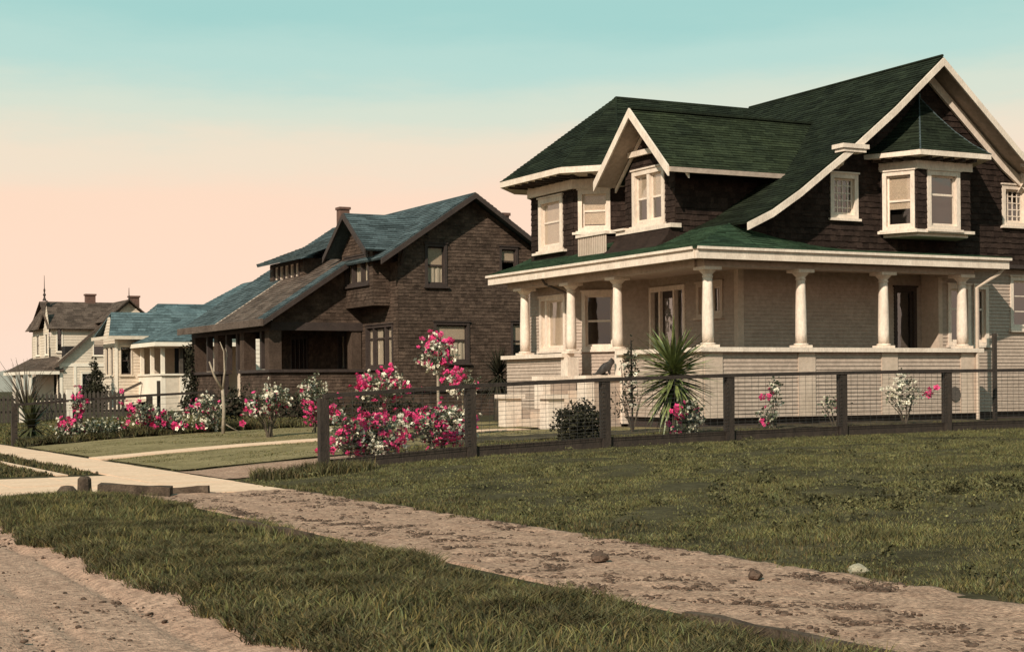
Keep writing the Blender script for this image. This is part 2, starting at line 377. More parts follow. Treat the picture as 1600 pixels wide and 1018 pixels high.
sheet('lawn', np.arange(7.75, 20.01, .3), np.arange(27.2, 32.41, .3), lambda X, Y: gz(X, Y)+.022+.004*np.sin(X*3+Y), 'lawn')
sheet('far_lawn', np.arange(7.75, 20.01, .3), np.arange(33.5, 40.9, .3), lambda X, Y: gz(X, Y)+.022+.004*np.sin(X*3+Y), 'lawn')
sheet('flower_bed', np.arange(7.8, 20.5, .3), np.arange(40.95, 43.6, .2), lambda X, Y: gz(X, Y)+.05+.03*np.sin(X*5+Y*7), 'soil')
sheet('house_bed', np.arange(13.2, 27.5, .3), np.arange(27.2, 29.3, .2), lambda X, Y: gz(X, Y)+.05+.02*np.sin(X*5+Y*7), 'soil')
# concrete paving in slabs
def slabs(root, cells, th=.05, zo=.012):
    for i, (x0, x1, y0, y1) in enumerate(cells):
        m = MB(); j = .006; q = [(x0+j, y0+j), (x1-j, y0+j), (x1-j, y1-j), (x0+j, y1-j)]
        dz = random.uniform(-.004, .004)
        top = [(x, y, g1(x, y)+zo+dz) for x, y in q]; bot = [(x, y, z-th-.04) for x, y, z in top]
        m.add(bot+top, MB.HEX); m.build('slab', 'concrete', root)
sw = MB().box(6.38, 7.62, 21.2, 75, -.08, .002).build('sidewalk', 'concrete'); sw['kind'] = 'structure'
slabs(sw, [(6.4, 7.6, 21.2+1.2*i, 22.4+1.2*i) for i in range(44)])
ap = MB().box(3.3, 6.37, 21.6, 26.4, -.08, .002).build('driveway_apron', 'concrete'); ap['kind'] = 'structure'
slabs(ap, [(3.35+1.01*i, 4.36+1.01*i, 21.6+1.2*j, 22.8+1.2*j) for i in range(3) for j in range(4)])
hw = MB().box(7.62, 17.7, 32.46, 33.44, -.2, -.02).build('garden_walk', 'concrete'); hw['kind'] = 'structure'
slabs(hw, [(7.63+1.1*i, 8.73+1.1*i, 32.45, 33.45) for i in range(9)], .05, .03)
kb = MB().box(5.62, 5.8, 26.9, 75, -.1, .02).build('kerb', 'concrete'); kb['kind'] = 'structure'
# far hills
hm = MB(); a0 = 0
pts = []
for i in range(90):
    a = R(-70+i*1.9); d = 1400
    h = 26+14*math.sin(i*.31)+9*math.sin(i*.83+1)+5*math.sin(i*1.9)
    pts.append((d*math.sin(a), d*math.cos(a), h))
for (x0, y0, h0), (x1, y1, h1) in zip(pts, pts[1:]):
    hm.quad((x0, y0, -2), (x1, y1, -2), (x1*1.12, y1*1.12, h1*1.0), (x0*1.12, y0*1.12, h0*1.0))
hm.build('hills', 'hill', None, True, 'structure')

# ------------------------------------------------------------------ main house
H = empty('shingled_house', (22, 33, .45), 'large house with dark shingled upper floor, green roofs and a pale columned wraparound porch', 'house')
near = F(0, 30.8, 1, 0); nearP = F(0, 29.15, 1, 0); nearR = F(0, 30.2, 1, 0); gab = F(0, 29.9, 1, 0)
front = F(22.2, 0, 0, -1); frontP = F(20.05, 0, 0, -1); bayF = F(20.7, 0, 0, -1)
cham = F(20.7, 36.2, 1, -1); CH = 1.5*math.sqrt(2)
S = .088; ZB = .68; ZL = 2.14; ZF = 1.3; ZC = 4.12
# foundation skirts
for q in ((20.12, 27.95, 29.25, 29.35), (20.15, 20.25, 29.36, 32.6), (20.15, 20.25, 34.9, 38.5), (27.9, 33.1, 30.3, 30.4)): MB().box(*q, .2, ZB+.01).build('foundation', 'dark_trim', H)

# porch parapets with lap boards
MB().lap(nearP, 20.05, 28.0, ZB, ZL, S, .021).build('parapet_siding', 'siding', H, kind='stuff')
MB().lap(frontP, -32.6, -29.15, ZB, ZL, S, .021).lap(frontP, -38.45, -35.2, ZB, ZL, S, .021).build('parapet_siding', 'siding', H, kind='stuff')
MB().lap(F(28.0, 29.15, 0, 1), 0, 1.05, ZB, ZL, S, .021).build('parapet_siding', 'siding', H, kind='stuff')
m = MB(); m.box(19.9, 28.15, 29.0, 29.36, ZL, ZL+.1).build('parapet_cap', 'cream', H)
MB().box(19.9, 20.26, 29.362, 32.62, ZL+.001, ZL+.1).build('parapet_cap', 'cream', H)
MB().box(19.9, 20.26, 35.18, 38.55, ZL+.001, ZL+.1).build('parapet_cap', 'cream', H)
MB().box(20.1, 28.0, 29.3, 30.8, ZF-.1, ZF).box(20.1, 22.2, 30.8, 38.4, ZF-.1, ZF-.002).build('porch_floor', 'siding', H)
for x in (20.3, 22.87, 25.3, 27.75):
    MB().fbox(nearP, x-.24, x+.24, -.02, .045, ZB, ZL).build('pilaster', 'siding_panel', H)
MB().fbox(frontP, -29.62, -29.12, -.02, .043, ZB, ZL).build('pilaster', 'siding_panel', H)
for y in (32.6, 35.2):
    MB().box(19.98, 20.3, y-.17, y+.17, .5, ZL).build('pilaster', 'cream', H)
# columns
def column(x, y):
    c = MB().lathe([(.128, 0), (.13, .25), (.126, .7), (.112, 1.2), (.098, 1.62)], (x, y, ZL+.2), 20).build('column', 'cream', H, True)
    MB().box(x-.185, x+.185, y-.185, y+.185, ZL+.1, ZL+.16).lathe([(.16, 0), (.17, .02), (.16, .04)], (x, y, ZL+.16), 20).build('column_base', 'cream', c)
    MB().lathe([(.108, 0), (.125, .03), (.105, .05), (.11, .08), (.18, .15), (.19, .17)], (x, y, ZL+1.64), 20).box(x-.225, x+.225, y-.225, y+.225, ZL+1.81, ZL+1.88).build('capital', 'cream', c)
for p in ((20.3, 29.32), (22.87, 29.32), (25.3, 29.32), (27.75, 29.32), (20.22, 33.0), (20.22, 35.25), (20.22, 37.75)): column(*p)
# porch beam, ceiling and eaves
MB().box(20.1, 28.0, 29.15, 29.45, ZL+1.88, 4.2).box(20.05, 20.4, 29.46, 38.4, ZL+1.88, 4.2).box(27.7, 28.0, 29.46, 30.2, ZL+1.88, 4.2).build('porch_beam', 'siding', H)
MB().box(20.41, 27.69, 29.46, 30.8, ZC, ZC+.05).box(20.41, 22.2, 30.81, 38.4, ZC, ZC+.05).build('porch_ceiling', 'siding', H)
MB().box(19.76, 28.75, 28.9, 29.14, 4.19, 4.24).box(19.76, 20.04, 29.15, 38.7, 4.19, 4.24).box(28.01, 28.75, 29.15, 30.15, 4.19, 4.24).build('soffit', 'siding', H)
MB().box(19.68, 28.8, 28.80, 28.89, 4.16, 4.36).box(19.66, 28.84, 28.74, 28.89, 4.36, 4.42).build('fascia', 'cream', H)
MB().box(19.66, 19.755, 28.9, 38.8, 4.162, 4.358).box(19.60, 19.755, 28.9, 38.85, 4.358, 4.418).build('fascia', 'cream', H)
MB().box(28.755, 28.84, 28.9, 30.15, 4.162, 4.4).build('fascia', 'cream', H)
# first floor walls
hole = [window(H, near, 26.9, 27.62, ZF, 3.8, trim='dark_trim', sash='dark_trim', cw=.09, meet=.28, sill=False, blind=None)]
MB().lap(near, 22.2, 27.8, ZF, ZC, S, .021, hole).build('wall_siding', 'siding', H, kind='stuff')
MB().fbox(near, 22.195, 22.33, -.02, .03, ZF, ZC).build('corner_board', 'siding_panel', H)
MB().fbox(front, -30.93, -30.765, -.02, .032, ZF, ZC).build('corner_board', 'siding_panel', H)
hole = [window(H, nearR, 28.1, 28.85, 2.35, 3.85, meet=.62), window(H, nearR, 28.95, 29.45, 2.35, 3.85, meet=.62), window(H, nearR, 30.2, 31.1, 2.75, 4.1, grid=(1, 3), meet=0)]
MB().lap(nearR, 27.8, 33.2, ZB, 4.4, S, .021, hole).build('wall_siding', 'siding', H, kind='stuff')
MB().fbox(nearR, 27.79, 27.92, -.6, .03, ZB, 4.4).build('corner_board', 'siding_panel', H)
hole = []
dm = [(-34.62, -33.0)]
fr_ = MB(); a0, a1 = -34.62, -33.0
for u, v in ((a0, a0+.09), (a0+.45, a0+.52), (a1-.52, a1-.45), (a1-.09, a1)): fr_.fbox(front, u, v, -.08, .05, ZF, 3.78)
fr_.fbox(front, a0, a1, -.08, .052, 3.78, 3.9)
fd = fr_.build('front_entrance', 'cream', H)
MB().fbox(front, a0+.52, a1-.52, -.07, -.04, ZF, 3.78).build('door', 'door_wood', fd)
for u, v in ((a0+.09, a0+.45), (a1-.45, a1-.09)):
    MB().quad(front.p(u, -.06, ZF+.5), front.p(v, -.06, ZF+.5), front.p(v, -.06, 3.78), front.p(u, -.06, 3.78)).build('pane', 'glass', fd)
    MB().fbox(front, u, v, -.07, -.04, ZF, ZF+.5).build('panel', 'door_wood', fd)
MB().fbox(front, a0+.62, a1-.62, -.036, -.032, ZF+1.0, 3.6).build('pane', 'glass', fd)
hole = [(a0+.03, a1-.03, ZF-.1, 3.87), window(H, front, -32.5, -31.4, 3.05, 3.88, trim='siding_panel', mull=(-31.95,), grid=(2, 1), meet=0)]
MB().lap(front, -34.7, -30.8, ZF, ZC, S, .021, hole).build('wall_siding', 'siding', H, kind='stuff')
hb = [window(H, bayF, -37.75, -36.35, 2.35, 3.78, mull=(-37.4,), meet=0, blind=1.0)]
MB().lap(bayF, -38.3, -36.2, ZB, ZC, S, .021, hb).build('wall_siding', 'siding', H, kind='stuff')
hc = [window(H, cham, .35, 1.25, 2.35, 3.85, meet=.5)]
MB().lap(cham, 0, CH, ZB, ZC, S, .021, hc).build('wall_siding', 'siding', H, kind='stuff')
MB().box(20.75, 32.8, 38.25, 38.3, .6, 4.4).box(33.15, 33.2, 30.2, 41.0, .6, 4.4).box(22, 33.2, 40.95, 41.0, .6, 4.4).build('back_wall', 'siding', H)
# added dark cores behind the panes, blocking light leaks inside the shell
MB().box(22.6, 33.0, 31.2, 40.8, .5, 4.1).prism([(21.1, 36.4), (22.55, 34.95), (22.55, 38.2), (21.1, 38.2)], .5, 4.1).build('dark_core', 'core_shade', H)
# roof profile over the side gable: (x, z)
PF = [(19.62, 4.42), (20.5, 4.70), (21.3, 5.06), (22.0, 5.38), (22.8, 5.88), (23.6, 6.46), (24.4, 7.02), (25.6, 7.95), (27.1, 9.24)]
PB = [(27.1, 9.24), (29.6, 7.15), (33.7, 4.5)]
def prof_x(z, P):                      # x on the roof line at height z
    for (xa, za), (xb, zb) in zip(P, P[1:]):
        if min(za, zb) <= z <= max(za, zb): return xa+(xb-xa)*(z-za)/(zb-za)
    return P[0][0] if (z < min(P[0][1], P[-1][1])) == (P[0][1] < P[-1][1]) else P[-1][0]
def gl(z):
    zz = z+.14
    if zz >= 9.24: return (27.1, 27.1)
    return (max(20.95, prof_x(zz, PF) if zz > 4.42 else 20.95), min(33.2, prof_x(zz, PB) if zz > 4.5 else 33.2))
bay_hole = (25.75, 28.15, 5.0, 6.75)
hs = [window(H, gab, 24.2, 25.03, 5.32, 6.38, cw=.11, grid=(4, 5), meet=0), window(H, gab, 29.65, 30.5, 5.35, 6.38, cw=.11, grid=(4, 5), meet=0)]
MB().lap(gab, 20.95, 33.2, 4.36, 9.1, .14, .022, hs+[bay_hole], gl, .16).build('gable_shingles', 'dark_shingle', H, kind='stuff')
MB().box(23.9, 33.0, 30.25, 34.0, 4.2, 6.4).box(25.2, 29.0, 30.25, 34.0, 6.4, 7.2).build('dark_core', 'core_shade', H)
MB().box(20.9, 33.2, 29.84, 30.15, 4.28, 4.37).build('water_table', 'dark_trim', H)
# main roof: front slope in strips following the sweep
YG = 29.2
m = MB()
for (xa, za), (xb, zb) in zip(PF[2:], PF[3:]):
    ye = 35.0 if zb < 7.4 else 37.0
    m.roof((xa, ye, za), (xa, YG, za), (xb, YG, zb), (xb, ye, zb), .115, .018)
m.roof((29.6, YG, 7.15), (29.6, 37, 7.15), (27.1, 37, 9.24), (27.1, YG, 9.24), .115, .018).roof((33.7, YG, 4.5), (33.7, 40, 4.5), (29.6, 40, 7.15), (29.6, YG, 7.15), .115, .018)
m.build('main_roof', 'green_roof', H, kind='stuff')
# porch roof: front strip and the short near side strip with its flared top
m = MB()
for (xa, za), (xb, zb) in zip(PF[:2], PF[1:3]):
    t0 = (xa-19.62)/(21.3-19.62)*1.12; t1 = (xb-19.62)/(21.3-19.62)*1.12
    m.roof((xa, 38.82, za), (xa, 28.76+t0, za), (xb, 28.76+t1, zb), (xb, 38.82, zb), .115, .018)
def wallz(x): return 4.56+.52*max(0, min(1, (24.6-x)/3.3))**1.5
xs = [19.62, 21.3, 22.0, 22.7, 23.4, 24.0, 24.6, 26, 28.84]
for x0, x1 in zip(xs, xs[1:]):
    if x0 < 20: m.roof((19.62, 28.76, 4.42), (21.3, 28.76, 4.42), (21.3, 29.9, 5.08), (21.29, 29.89, 5.07), .115, .018)
    else: m.roof((x0, 28.76, 4.42), (x1, 28.76, 4.42), (x1, 29.9, wallz(x1)), (x0, 29.9, wallz(x0)), .14, deck=.03)
m.roof((28.84, 28.76, 4.42), (28.84, 30.2, 4.42), (28.3, 30.2, 4.56), (28.3, 29.9, 4.56), .115, .018)
m.build('porch_roof', 'green_porch_roof', H, kind='stuff')
# bargeboards of the side gable
def rake(pts, y0, y1, h, name='bargeboard', mt='cream', drop=.03):
    for (xa, za), (xb, zb) in zip(pts, pts[1:]):
        m_ = MB(); q = [(xa, y0, za-drop-h), (xb, y0, zb-drop-h), (xb, y0, zb-drop), (xa, y0, za-drop)]
        m_.extr(q, (0, y1-y0, 0)); m_.build(name, mt, H)
rake(PF[2:7], YG-.05, YG, .17); rake(PF[6:], YG-.052, YG-.002, .19); rake(PB, YG-.052, YG-.002, .19)
rake(PF[6:], 29.78, 29.85, .26, 'gable_trim', 'dark_trim', .16); rake(PB, 29.78, 29.85, .26, 'gable_trim', 'cream', .16)
m = MB()
for (xa, za), (xb, zb) in zip(PB, PB[1:]):
    m.extr([(xa, YG+.01, za-.09), (xb, YG+.01, zb-.09), (xb, YG+.01, zb-.06), (xa, YG+.01, za-.06)], (0, .68, 0))
m.build('soffit', 'siding', H)
m = MB(); m.box(23.95, 24.72, 29.08, 29.5, 6.86, 6.96).box(24.0, 24.66, 29.12, 29.45, 6.78, 6.855).build('rake_return', 'cream', H)
m = MB(); m.extr([(24.3, 29.9, 6.78), (24.3, 29.5, 6.78), (24.3, 29.52, 6.70), (24.3, 29.66, 6.64), (24.3, 29.7, 6.56), (24.3, 29.83, 6.52), (24.3, 29.9, 6.45)], (.16, 0, 0)).build('bracket', 'cream', H)
m = MB(); m.box(29.9, 30.9, 29.08, 29.5, 6.78, 6.9).build('rake_return', 'cream', H)
m = MB(); m.extr([(30.2, 29.9, 6.76), (30.2, 29.4, 6.76), (30.2, 29.42, 6.62), (30.2, 29.66, 6.46), (30.2, 29.9, 6.2)], (.16, 0, 0)).build('bracket', 'cream', H)
# oriel bay on the gable
o0 = F(25.72, 29.9, .42, -.85); o1 = F(26.14, 29.05, 1, 0); o2 = F(27.78, 29.05, .42, .85); LW = math.hypot(.42, .85)
OB = MB().prism([(25.78, 29.95), (26.16, 29.1), (27.76, 29.1), (28.14, 29.95)], 4.9, 4.98).prism([(25.6, 29.95), (26.05, 28.98), (27.87, 28.98), (28.32, 29.95)], 4.98, 5.05).build('oriel_bay', 'cream', H)
h0 = [window(OB.parent, o0, .08, LW-.06, 5.07, 6.46, cw=.10, blind=.66)]
h1 = [window(OB.parent, o1, .28, 1.3, 5.07, 6.46, cw=.11, meet=.62)]
MB().lap(o0, 0, LW, 5.05, 6.48, .14, .02, h0, None, .16).lap(o1, 0, 1.64, 5.05, 6.48, .14, .02, h1, None, .16).lap(o2, 0, LW, 5.05, 6.48, .14, .02, [], None, .16).build('bay_shingles', 'dark_shingle', OB, kind='stuff')
MB().prism([(25.95, 29.93), (26.3, 29.3), (27.6, 29.3), (27.95, 29.93)], 5.06, 6.6).build('dark_core', 'core_shade', OB)
MB().prism([(25.66, 29.93), (26.09, 29.0), (27.83, 29.0), (28.26, 29.93)], 6.48, 6.68).build('frieze', 'cream', OB)
m = MB()
for x in (26.25, 26.6, 26.95, 27.3, 27.65): MB().box(x-.05, x+.05, 28.72, 28.99, 6.68, 6.745).build('eave_bracket', 'dark_trim', OB)
for k in range(4):
    t = .1+.8*k/3; x, y = 25.66+.43*t, 29.93-.93*t; MB().box(x-.28, x, y-.05, y+.05, 6.68, 6.745).build('eave_bracket', 'dark_trim', OB)
EV = [(25.2, 29.95), (25.85, 28.62), (28.07, 28.62), (28.72, 29.95)]
MB().prism(EV, 6.75, 6.87).build('fascia', 'cream', OB)
m = MB(); ap_ = (26.96, 29.88, 8.36)
rings = []
for t, fz in ((0, 0), (.25, .17), (.5, .40), (.75, .68), (1, 1)):
    rings.append([Vector((x+(ap_[0]-x)*t, min(y+(ap_[1]-y)*t, 29.9), 6.87+1.49*fz)) for x, y in EV])
for ra, rb in zip(rings, rings[1:]):
    for i in range(3): m.roof(ra[i], ra[i+1], rb[i+1], rb[i], .13, .016, .3, deck=0)
m.build('bay_roof', 'green_roof', OB, kind='stuff')
m = MB()
for i in (1, 2): m.tube([r[i] for r in rings], .022, 5)
m.tube([ap_, (ap_[0], ap_[1], ap_[2]+.1)], .04, 6).build('hip_ridge', 'slate_roof', OB)
# front dormer
dF = F(20.85, 0, 0, -1)
hd = [window(H, dF, -33.25, -31.82, 5.27, 6.62, cw=.12, mull=(-32.535,), meet=.5, blind=.5)]
dl = lambda z: (-33.6, -31.4) if z < 6.45 else (-32.5-max(0, 7.8-z)*.8, -32.5+max(0, 7.8-z)*.8)
DM = MB().fbox(dF, -33.75, -31.3, -.1, .2, 5.1, 5.2).fbox(dF, -33.9, -33.3, -.08, .26, 5.2, 5.25).build('dormer', 'cream', H)
MB().lap(dF, -33.6, -31.4, 5.2, 7.75, .14, .02, hd, dl, .16).lap(F(0, 31.4, 1, 0), 20.85, 24.9, 4.6, 6.6, .14, .02, [], None, .16).lap(F(24.9, 33.6, -1, 0), 0, 4.05, 4.6, 6.6, .14, .02, [], None, .2).build('dormer_shingles', 'dark_shingle', DM, kind='stuff')
MB().box(21.2, 24.5, 31.6, 33.4, 4.7, 6.5).build('dark_core', 'core_shade', DM)
# flared base under the dormer sill
m = MB(); pr = [(20.95, 5.1), (20.68, 5.1), (20.62, 4.95), (20.45, 4.75), (20.2, 4.6), (20.2, 4.45), (20.95, 4.6)]
m.extr([(x, 31.38, z) for x, z in pr], (0, 2.4, 0)); m.build('dormer_base', 'dark_shingle', DM)
EY0, EY1, EZ, RY, RZ, DX = 30.75, 34.05, 6.42, 32.4, 7.98, 20.25
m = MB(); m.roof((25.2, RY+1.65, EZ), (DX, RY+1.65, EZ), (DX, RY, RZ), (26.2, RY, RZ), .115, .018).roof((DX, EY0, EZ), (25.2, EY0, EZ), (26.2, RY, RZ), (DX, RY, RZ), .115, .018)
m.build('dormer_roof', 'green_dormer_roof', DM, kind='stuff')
MB().beam((DX, RY, RZ+.03), (26.2, RY, RZ+.03), .14, .05).build('ridge_shadow', 'green_roof', DM)  # dark strip added to stand for the shadow line along the ridge
for ys, sgn in ((EY0, 1), (RY+1.65, -1)):
    q = [(DX-.05, ys-sgn*.02, EZ-.22), (DX-.05, ys-sgn*.02, EZ+.02), (DX-.05, RY, RZ+.03), (DX-.05, RY, RZ-.2)]
    MB().extr(q, (.045, 0, 0)).build('bargeboard', 'cream', DM)
    q = [(20.8, RY+(ys-RY)*.98, EZ-.17), (20.8, RY+(ys-RY)*.98, EZ-.05), (20.8, RY, RZ-.07), (20.8, RY, RZ-.2)]
    MB().extr([(x, y, z-.06) for x, y, z in q], (.04, 0, 0)).build('inner_trim', 'cream', DM)
    MB().extr([(DX+.01, ys, EZ-.07), (DX+.01, RY, RZ-.07), (DX+.01, RY, RZ-.1), (DX+.01, ys, EZ-.1)], (.55, 0, 0)).build('soffit', 'siding', DM)
MB().box(20.7, 20.79, RY-.86, RY+.86, 6.95, 7.08).build('collar_tie', 'cream', DM)
MB().box(DX, 25.3, EY0-.06, EY0+.02, EZ-.12, EZ-.01).build('dormer_fascia', 'siding', DM)
# balcony baluster panel between dormer and bay
bp_ = MB()
for i in range(16): bp_.fbox(F(20.42, 0, 0, -1), -35.22+i*.088, -35.22+i*.088+.05, -.02, .0, 4.62, 5.16)
BL = MB().box(20.38, 20.5, 33.8, 35.28, 5.16, 5.23).box(20.40, 20.48, 33.8, 35.28, 4.55, 4.62).build('balcony_rail', 'cream', H)
bp_.build('balusters', 'siding_panel', BL)
# upper front bay (far wing)
uF = F(20.7, 0, 0, -1); uC = F(20.7, 35.9, 1, -1); UC = 1.3*math.sqrt(2)
hu = [window(H, uF, -37.75, -36.45, 5.02, 6.42, cw=.14, blind=.95, meet=.55)]
hv = [window(H, uC, .12, .98, 5.4, 6.46, cw=.11, blind=.9, meet=.5)]
MB().lap(uF, -38.2, -35.9, 4.5, 6.5, .14, .02, hu, None, .16).lap(uC, 0, UC, 4.5, 6.5, .14, .02, hv, None, .16).lap(F(22.0, 34.6, 1, 0), 0, 3.5, 4.8, 6.9, .14, .02, [], None, .16).build('wing_shingles', 'dark_shingle', H, kind='stuff')
MB().lap(F(22.04, 39.54, -1, -1), 0, 1.88, 4.5, 6.5, .14, .02, [], None, .2).build('wing_shingles', 'dark_shingle', H, kind='stuff')
MB().prism([(21.05, 36.1), (22.15, 35.0), (26, 35.0), (26, 39), (22.2, 39), (21.05, 38)], 4.6, 6.7).build('dark_core', 'core_shade', H)
FZ = [(20.6, 35.84), (21.94, 34.5), (25.5, 34.5), (25.5, 39.6), (21.94, 39.6), (20.6, 38.26)]
MB().prism(FZ, 6.5, 6.74).build('frieze', 'cream', H)
m = MB().fbox(uF, -37.95, -36.25, -.02, .14, 4.92, 4.98).build('bay_ledge', 'cream', H)
m = MB().fbox(uC, -.02, 1.15, -.02, .12, 5.31, 5.37).build('bay_ledge', 'cream', H)
WE = [(25.5, 34.15), (21.0, 34.15), (19.95, 35.3), (19.95, 38.6), (21.0, 39.75), (27.1, 39.75)]
MB().prism([(x, y) for x, y in WE], 6.80, 6.95).build('fascia', 'cream', H)
m = MB()
for y in np.arange(35.6, 38.5, .38): MB().box(20.05, 20.6, y-.05, y+.05, 6.74, 6.80).build('eave_bracket', 'dark_trim', H)
for t in np.arange(.1, 1.2, .33): MB().beam((20.6+t, 35.84-t, 6.77), (20.25+t, 35.49-t, 6.77), .1, .06).build('eave_bracket', 'dark_trim', H)
RA = (22.67, 37, 9.2); RJ = (27.1, 37, 9.2); z_ = 6.95
m = MB(); E = [(x, y, z_) for x, y in WE]
m.roof(E[1], (25.5, 34.15, z_), (27.1, 37, 9.2), RA, .115, .018).roof(E[2], E[1], RA, RA, .115, .018).roof(E[3], E[2], RA, RA, .115, .018).roof(E[4], E[3], RA, RA, .115, .018).roof((27.1, 39.75, z_), E[4], RA, RJ, .115, .018)
m.build('wing_roof', 'green_roof', H, kind='stuff')
m = MB(); m.tube([E[1], RA], .03, 5).tube([E[2], RA], .03, 5).tube([RA, RJ], .035, 5).tube([(27.1, YG, 9.27), (27.1, 37, 9.25)], .035, 5).build('ridge_cap', 'green_roof', H)
# entrance steps with cheek walls
zs = [.45+.17*i for i in range(6)]
for i in range(5): MB().box(18.3+.36*i, 18.3+.36*(i+1) if i < 4 else 20.1, 32.95, 34.62, .3, zs[i+1]).build('step', 'siding_panel', H)
for y in (32.72, 34.85):
    q = MB().box(19.1, 20.0, y-.2, y+.2, .35, 1.56).build('cheek_wall', 'siding', H)
    MB().box(19.0, 20.06, y-.27, y+.27, 1.56, 1.66).build('cap', 'cream', q)
    MB().box(19.04, 19.26, y-.215, y+.215, .4, 1.55).build('end_board', 'cream', q)
    MB().box(18.46, 19.03, y-.17, y+.17, .3, .86).build('low_cheek', 'siding', H)
    q = MB().box(18.02, 18.45, y-.2, y+.2, .3, 1.12).build('newel_post', 'cream', H)
    MB().box(17.95, 18.52, y-.27, y+.27, 1.12, 1.22).build('cap', 'cream', q)
# pipes
MB().tube([(19.9, 36.2, 4.2), (20.0, 36.2, 4.05), (20.62, 36.05, 3.8), (20.62, 36.05, 2.2)], .035, 6).build('downpipe', 'pipe', H)
MB().tube([(28.7, 28.85, 4.2), (28.6, 28.95, 4.05), (27.98, 29.05, 3.7), (27.98, 29.05, .5)], .045, 6).build('downpipe', 'siding_panel', H)
MB().tube([(27.3, 29.12, 1.15), (27.3, 29.09, 1.15)], .17, 16).build('round_vent', 'pipe', H)

# ------------------------------------------------------------------ brown shingled house
B = empty('brown_house', (21, 52, .45), 'two storey brown shingle house with slate blue roofs and open porch beyond the pale porch', 'house')
bn = F(0, 47.7, 1, 0); bf = F(20.9, 0, 0, -1)
rz = lambda x: 7.82-.665*abs(x-23.5)
def bl(z):
    if z <= 5.6: return (20.9, 26.1)
    h = max(0, (7.68-z)/.665); return (23.5-h, 23.5+h) if h < 2.6 else (20.9, 26.1)
T = 'dark_trim'
hs = [window(B, bn, 21.85, 22.65, 4.72, 6.12, T, .1, T, blind=.5, curtain=((0, 1),)), window(B, bn, 24.6, 25.3, 5.15, 6.1, T, .08, T, blind=.55),
      window(B, bn, 22.15, 23.45, 2.2, 3.55, T, .09, T, blind=.42, meet=.58, curtain=((0, .4), (.5, 1))), window(B, bn, 25.0, 25.65, 2.3, 3.6, T, .08, T, blind=.6)]
MB().lap(bn, 20.9, 26.1, .35, 7.6, .112, .018, hs, bl, .19).build('wall_shingles', 'brown_shingle', B, kind='stuff')
hf = [window(B, bf, -50.4, -48.1, 2.05, 3.5, T, .09, T, mull=(-49.75, -48.75), meet=.72, curtain=((.05, .6), (.7, .98))),
      window(B, bf, -57.8, -56.0, 2.0, 3.35, T, .09, T, mull=(-57.35, -56.9, -56.45), meet=0, curtain=((0, 1),)), window(B, bf, -53.0, -52.3, 2.0, 3.35, T, .09, T, meet=0, curtain=((.1, .9),))]
MB().lap(bf, -60, -47.7, .35, 5.5, .112, .018, hf, None, .22).build('wall_shingles', 'brown_shingle', B, kind='stuff')
MB().box(21.3, 26.0, 48.1, 59.6, .3, 5.9).box(22.2, 24.8, 48.1, 59.6, 5.9, 6.6).build('dark_core', 'core_shade', B)
MB().box(26.05, 26.1, 47.75, 60, .3, 6).box(20.95, 26.04, 59.95, 60, .3, 5.5).build('back_wall', 'brown_shingle', B)
MB().box(20.82, 26.16, 47.6, 47.69, 1.28, 1.36).box(20.8, 20.88, 47.7, 50.7, 1.28, 1.36).build('water_table', 'dark_trim', B)
# roof
m = MB(); y0, y1 = 47.25, 60.2; ex = 20.1; ez = rz(ex)
m.roof((ex, 50.3, ez), (ex, y0, ez), (23.5, y0, 7.82), (23.5, 50.3, 7.82), .16).roof((27.3, y0, rz(27.3)), (27.3, y1, rz(27.3)), (23.5, y1, 7.82), (23.5, y0, 7.82), .16)
m.build('roof', 'slate_roof', B, kind='stuff')
fx = 17.2; fz = rz(fx)+.06
P = lambda x, y: (x, y, rz(x)+.06*(23.5-x)/6.3)
m = MB(); m.roof(P(fx, 60), P(fx, 55.6), P(23.5, 55.6), P(23.5, 60), .16).roof(P(fx, 51.1), P(fx, 50.3), P(20.6, 50.3), P(20.6, 51.1), .16).roof(P(20.6, 55.58), P(20.6, 50.32), P(23.5, 50.32), P(23.5, 55.58), .16)
m.build('porch_roof', 'slate_roof', B, kind='stuff')
m = MB(); m.roof(P(fx, 55.58), P(fx, 51.12), P(20.6, 51.12), P(20.6, 55.58), .16).build('porch_roof', 'brown_roof', B, kind='stuff')
MB().tube([P(fx, 55.59), P(23.5, 55.59)], .03, 5).build('roof_batten', 'siding_panel', B)
MB().box(fx-.1, fx-.01, 50.25, 60.05, fz-.22, fz+.02).build('eave_board', 'brown_roof', B)
def brake(pts, y, h=.2, t=.06):
    for (xa, za), (xb, zb) in zip(pts, pts[1:]):
        MB().extr([(xa, y, za-h), (xb, y, zb-h), (xb, y, zb-.02), (xa, y, za-.02)], (0, t, 0)).build('bargeboard', 'dark_trim', B)
brake([(ex, ez), (23.5, 7.82), (27.3, rz(27.3))], y0-.07); brake([(fx, fz), (20.3, P(20.3, 0)[2])], 50.22)
for x, s in ((21.0, -1), (26.0, 1)):
    z = rz(x)-.15; MB().beam((x, 47.7, z-.6), (x, 47.33, z), .1, .12).build('knee_brace', 'dark_trim', B)
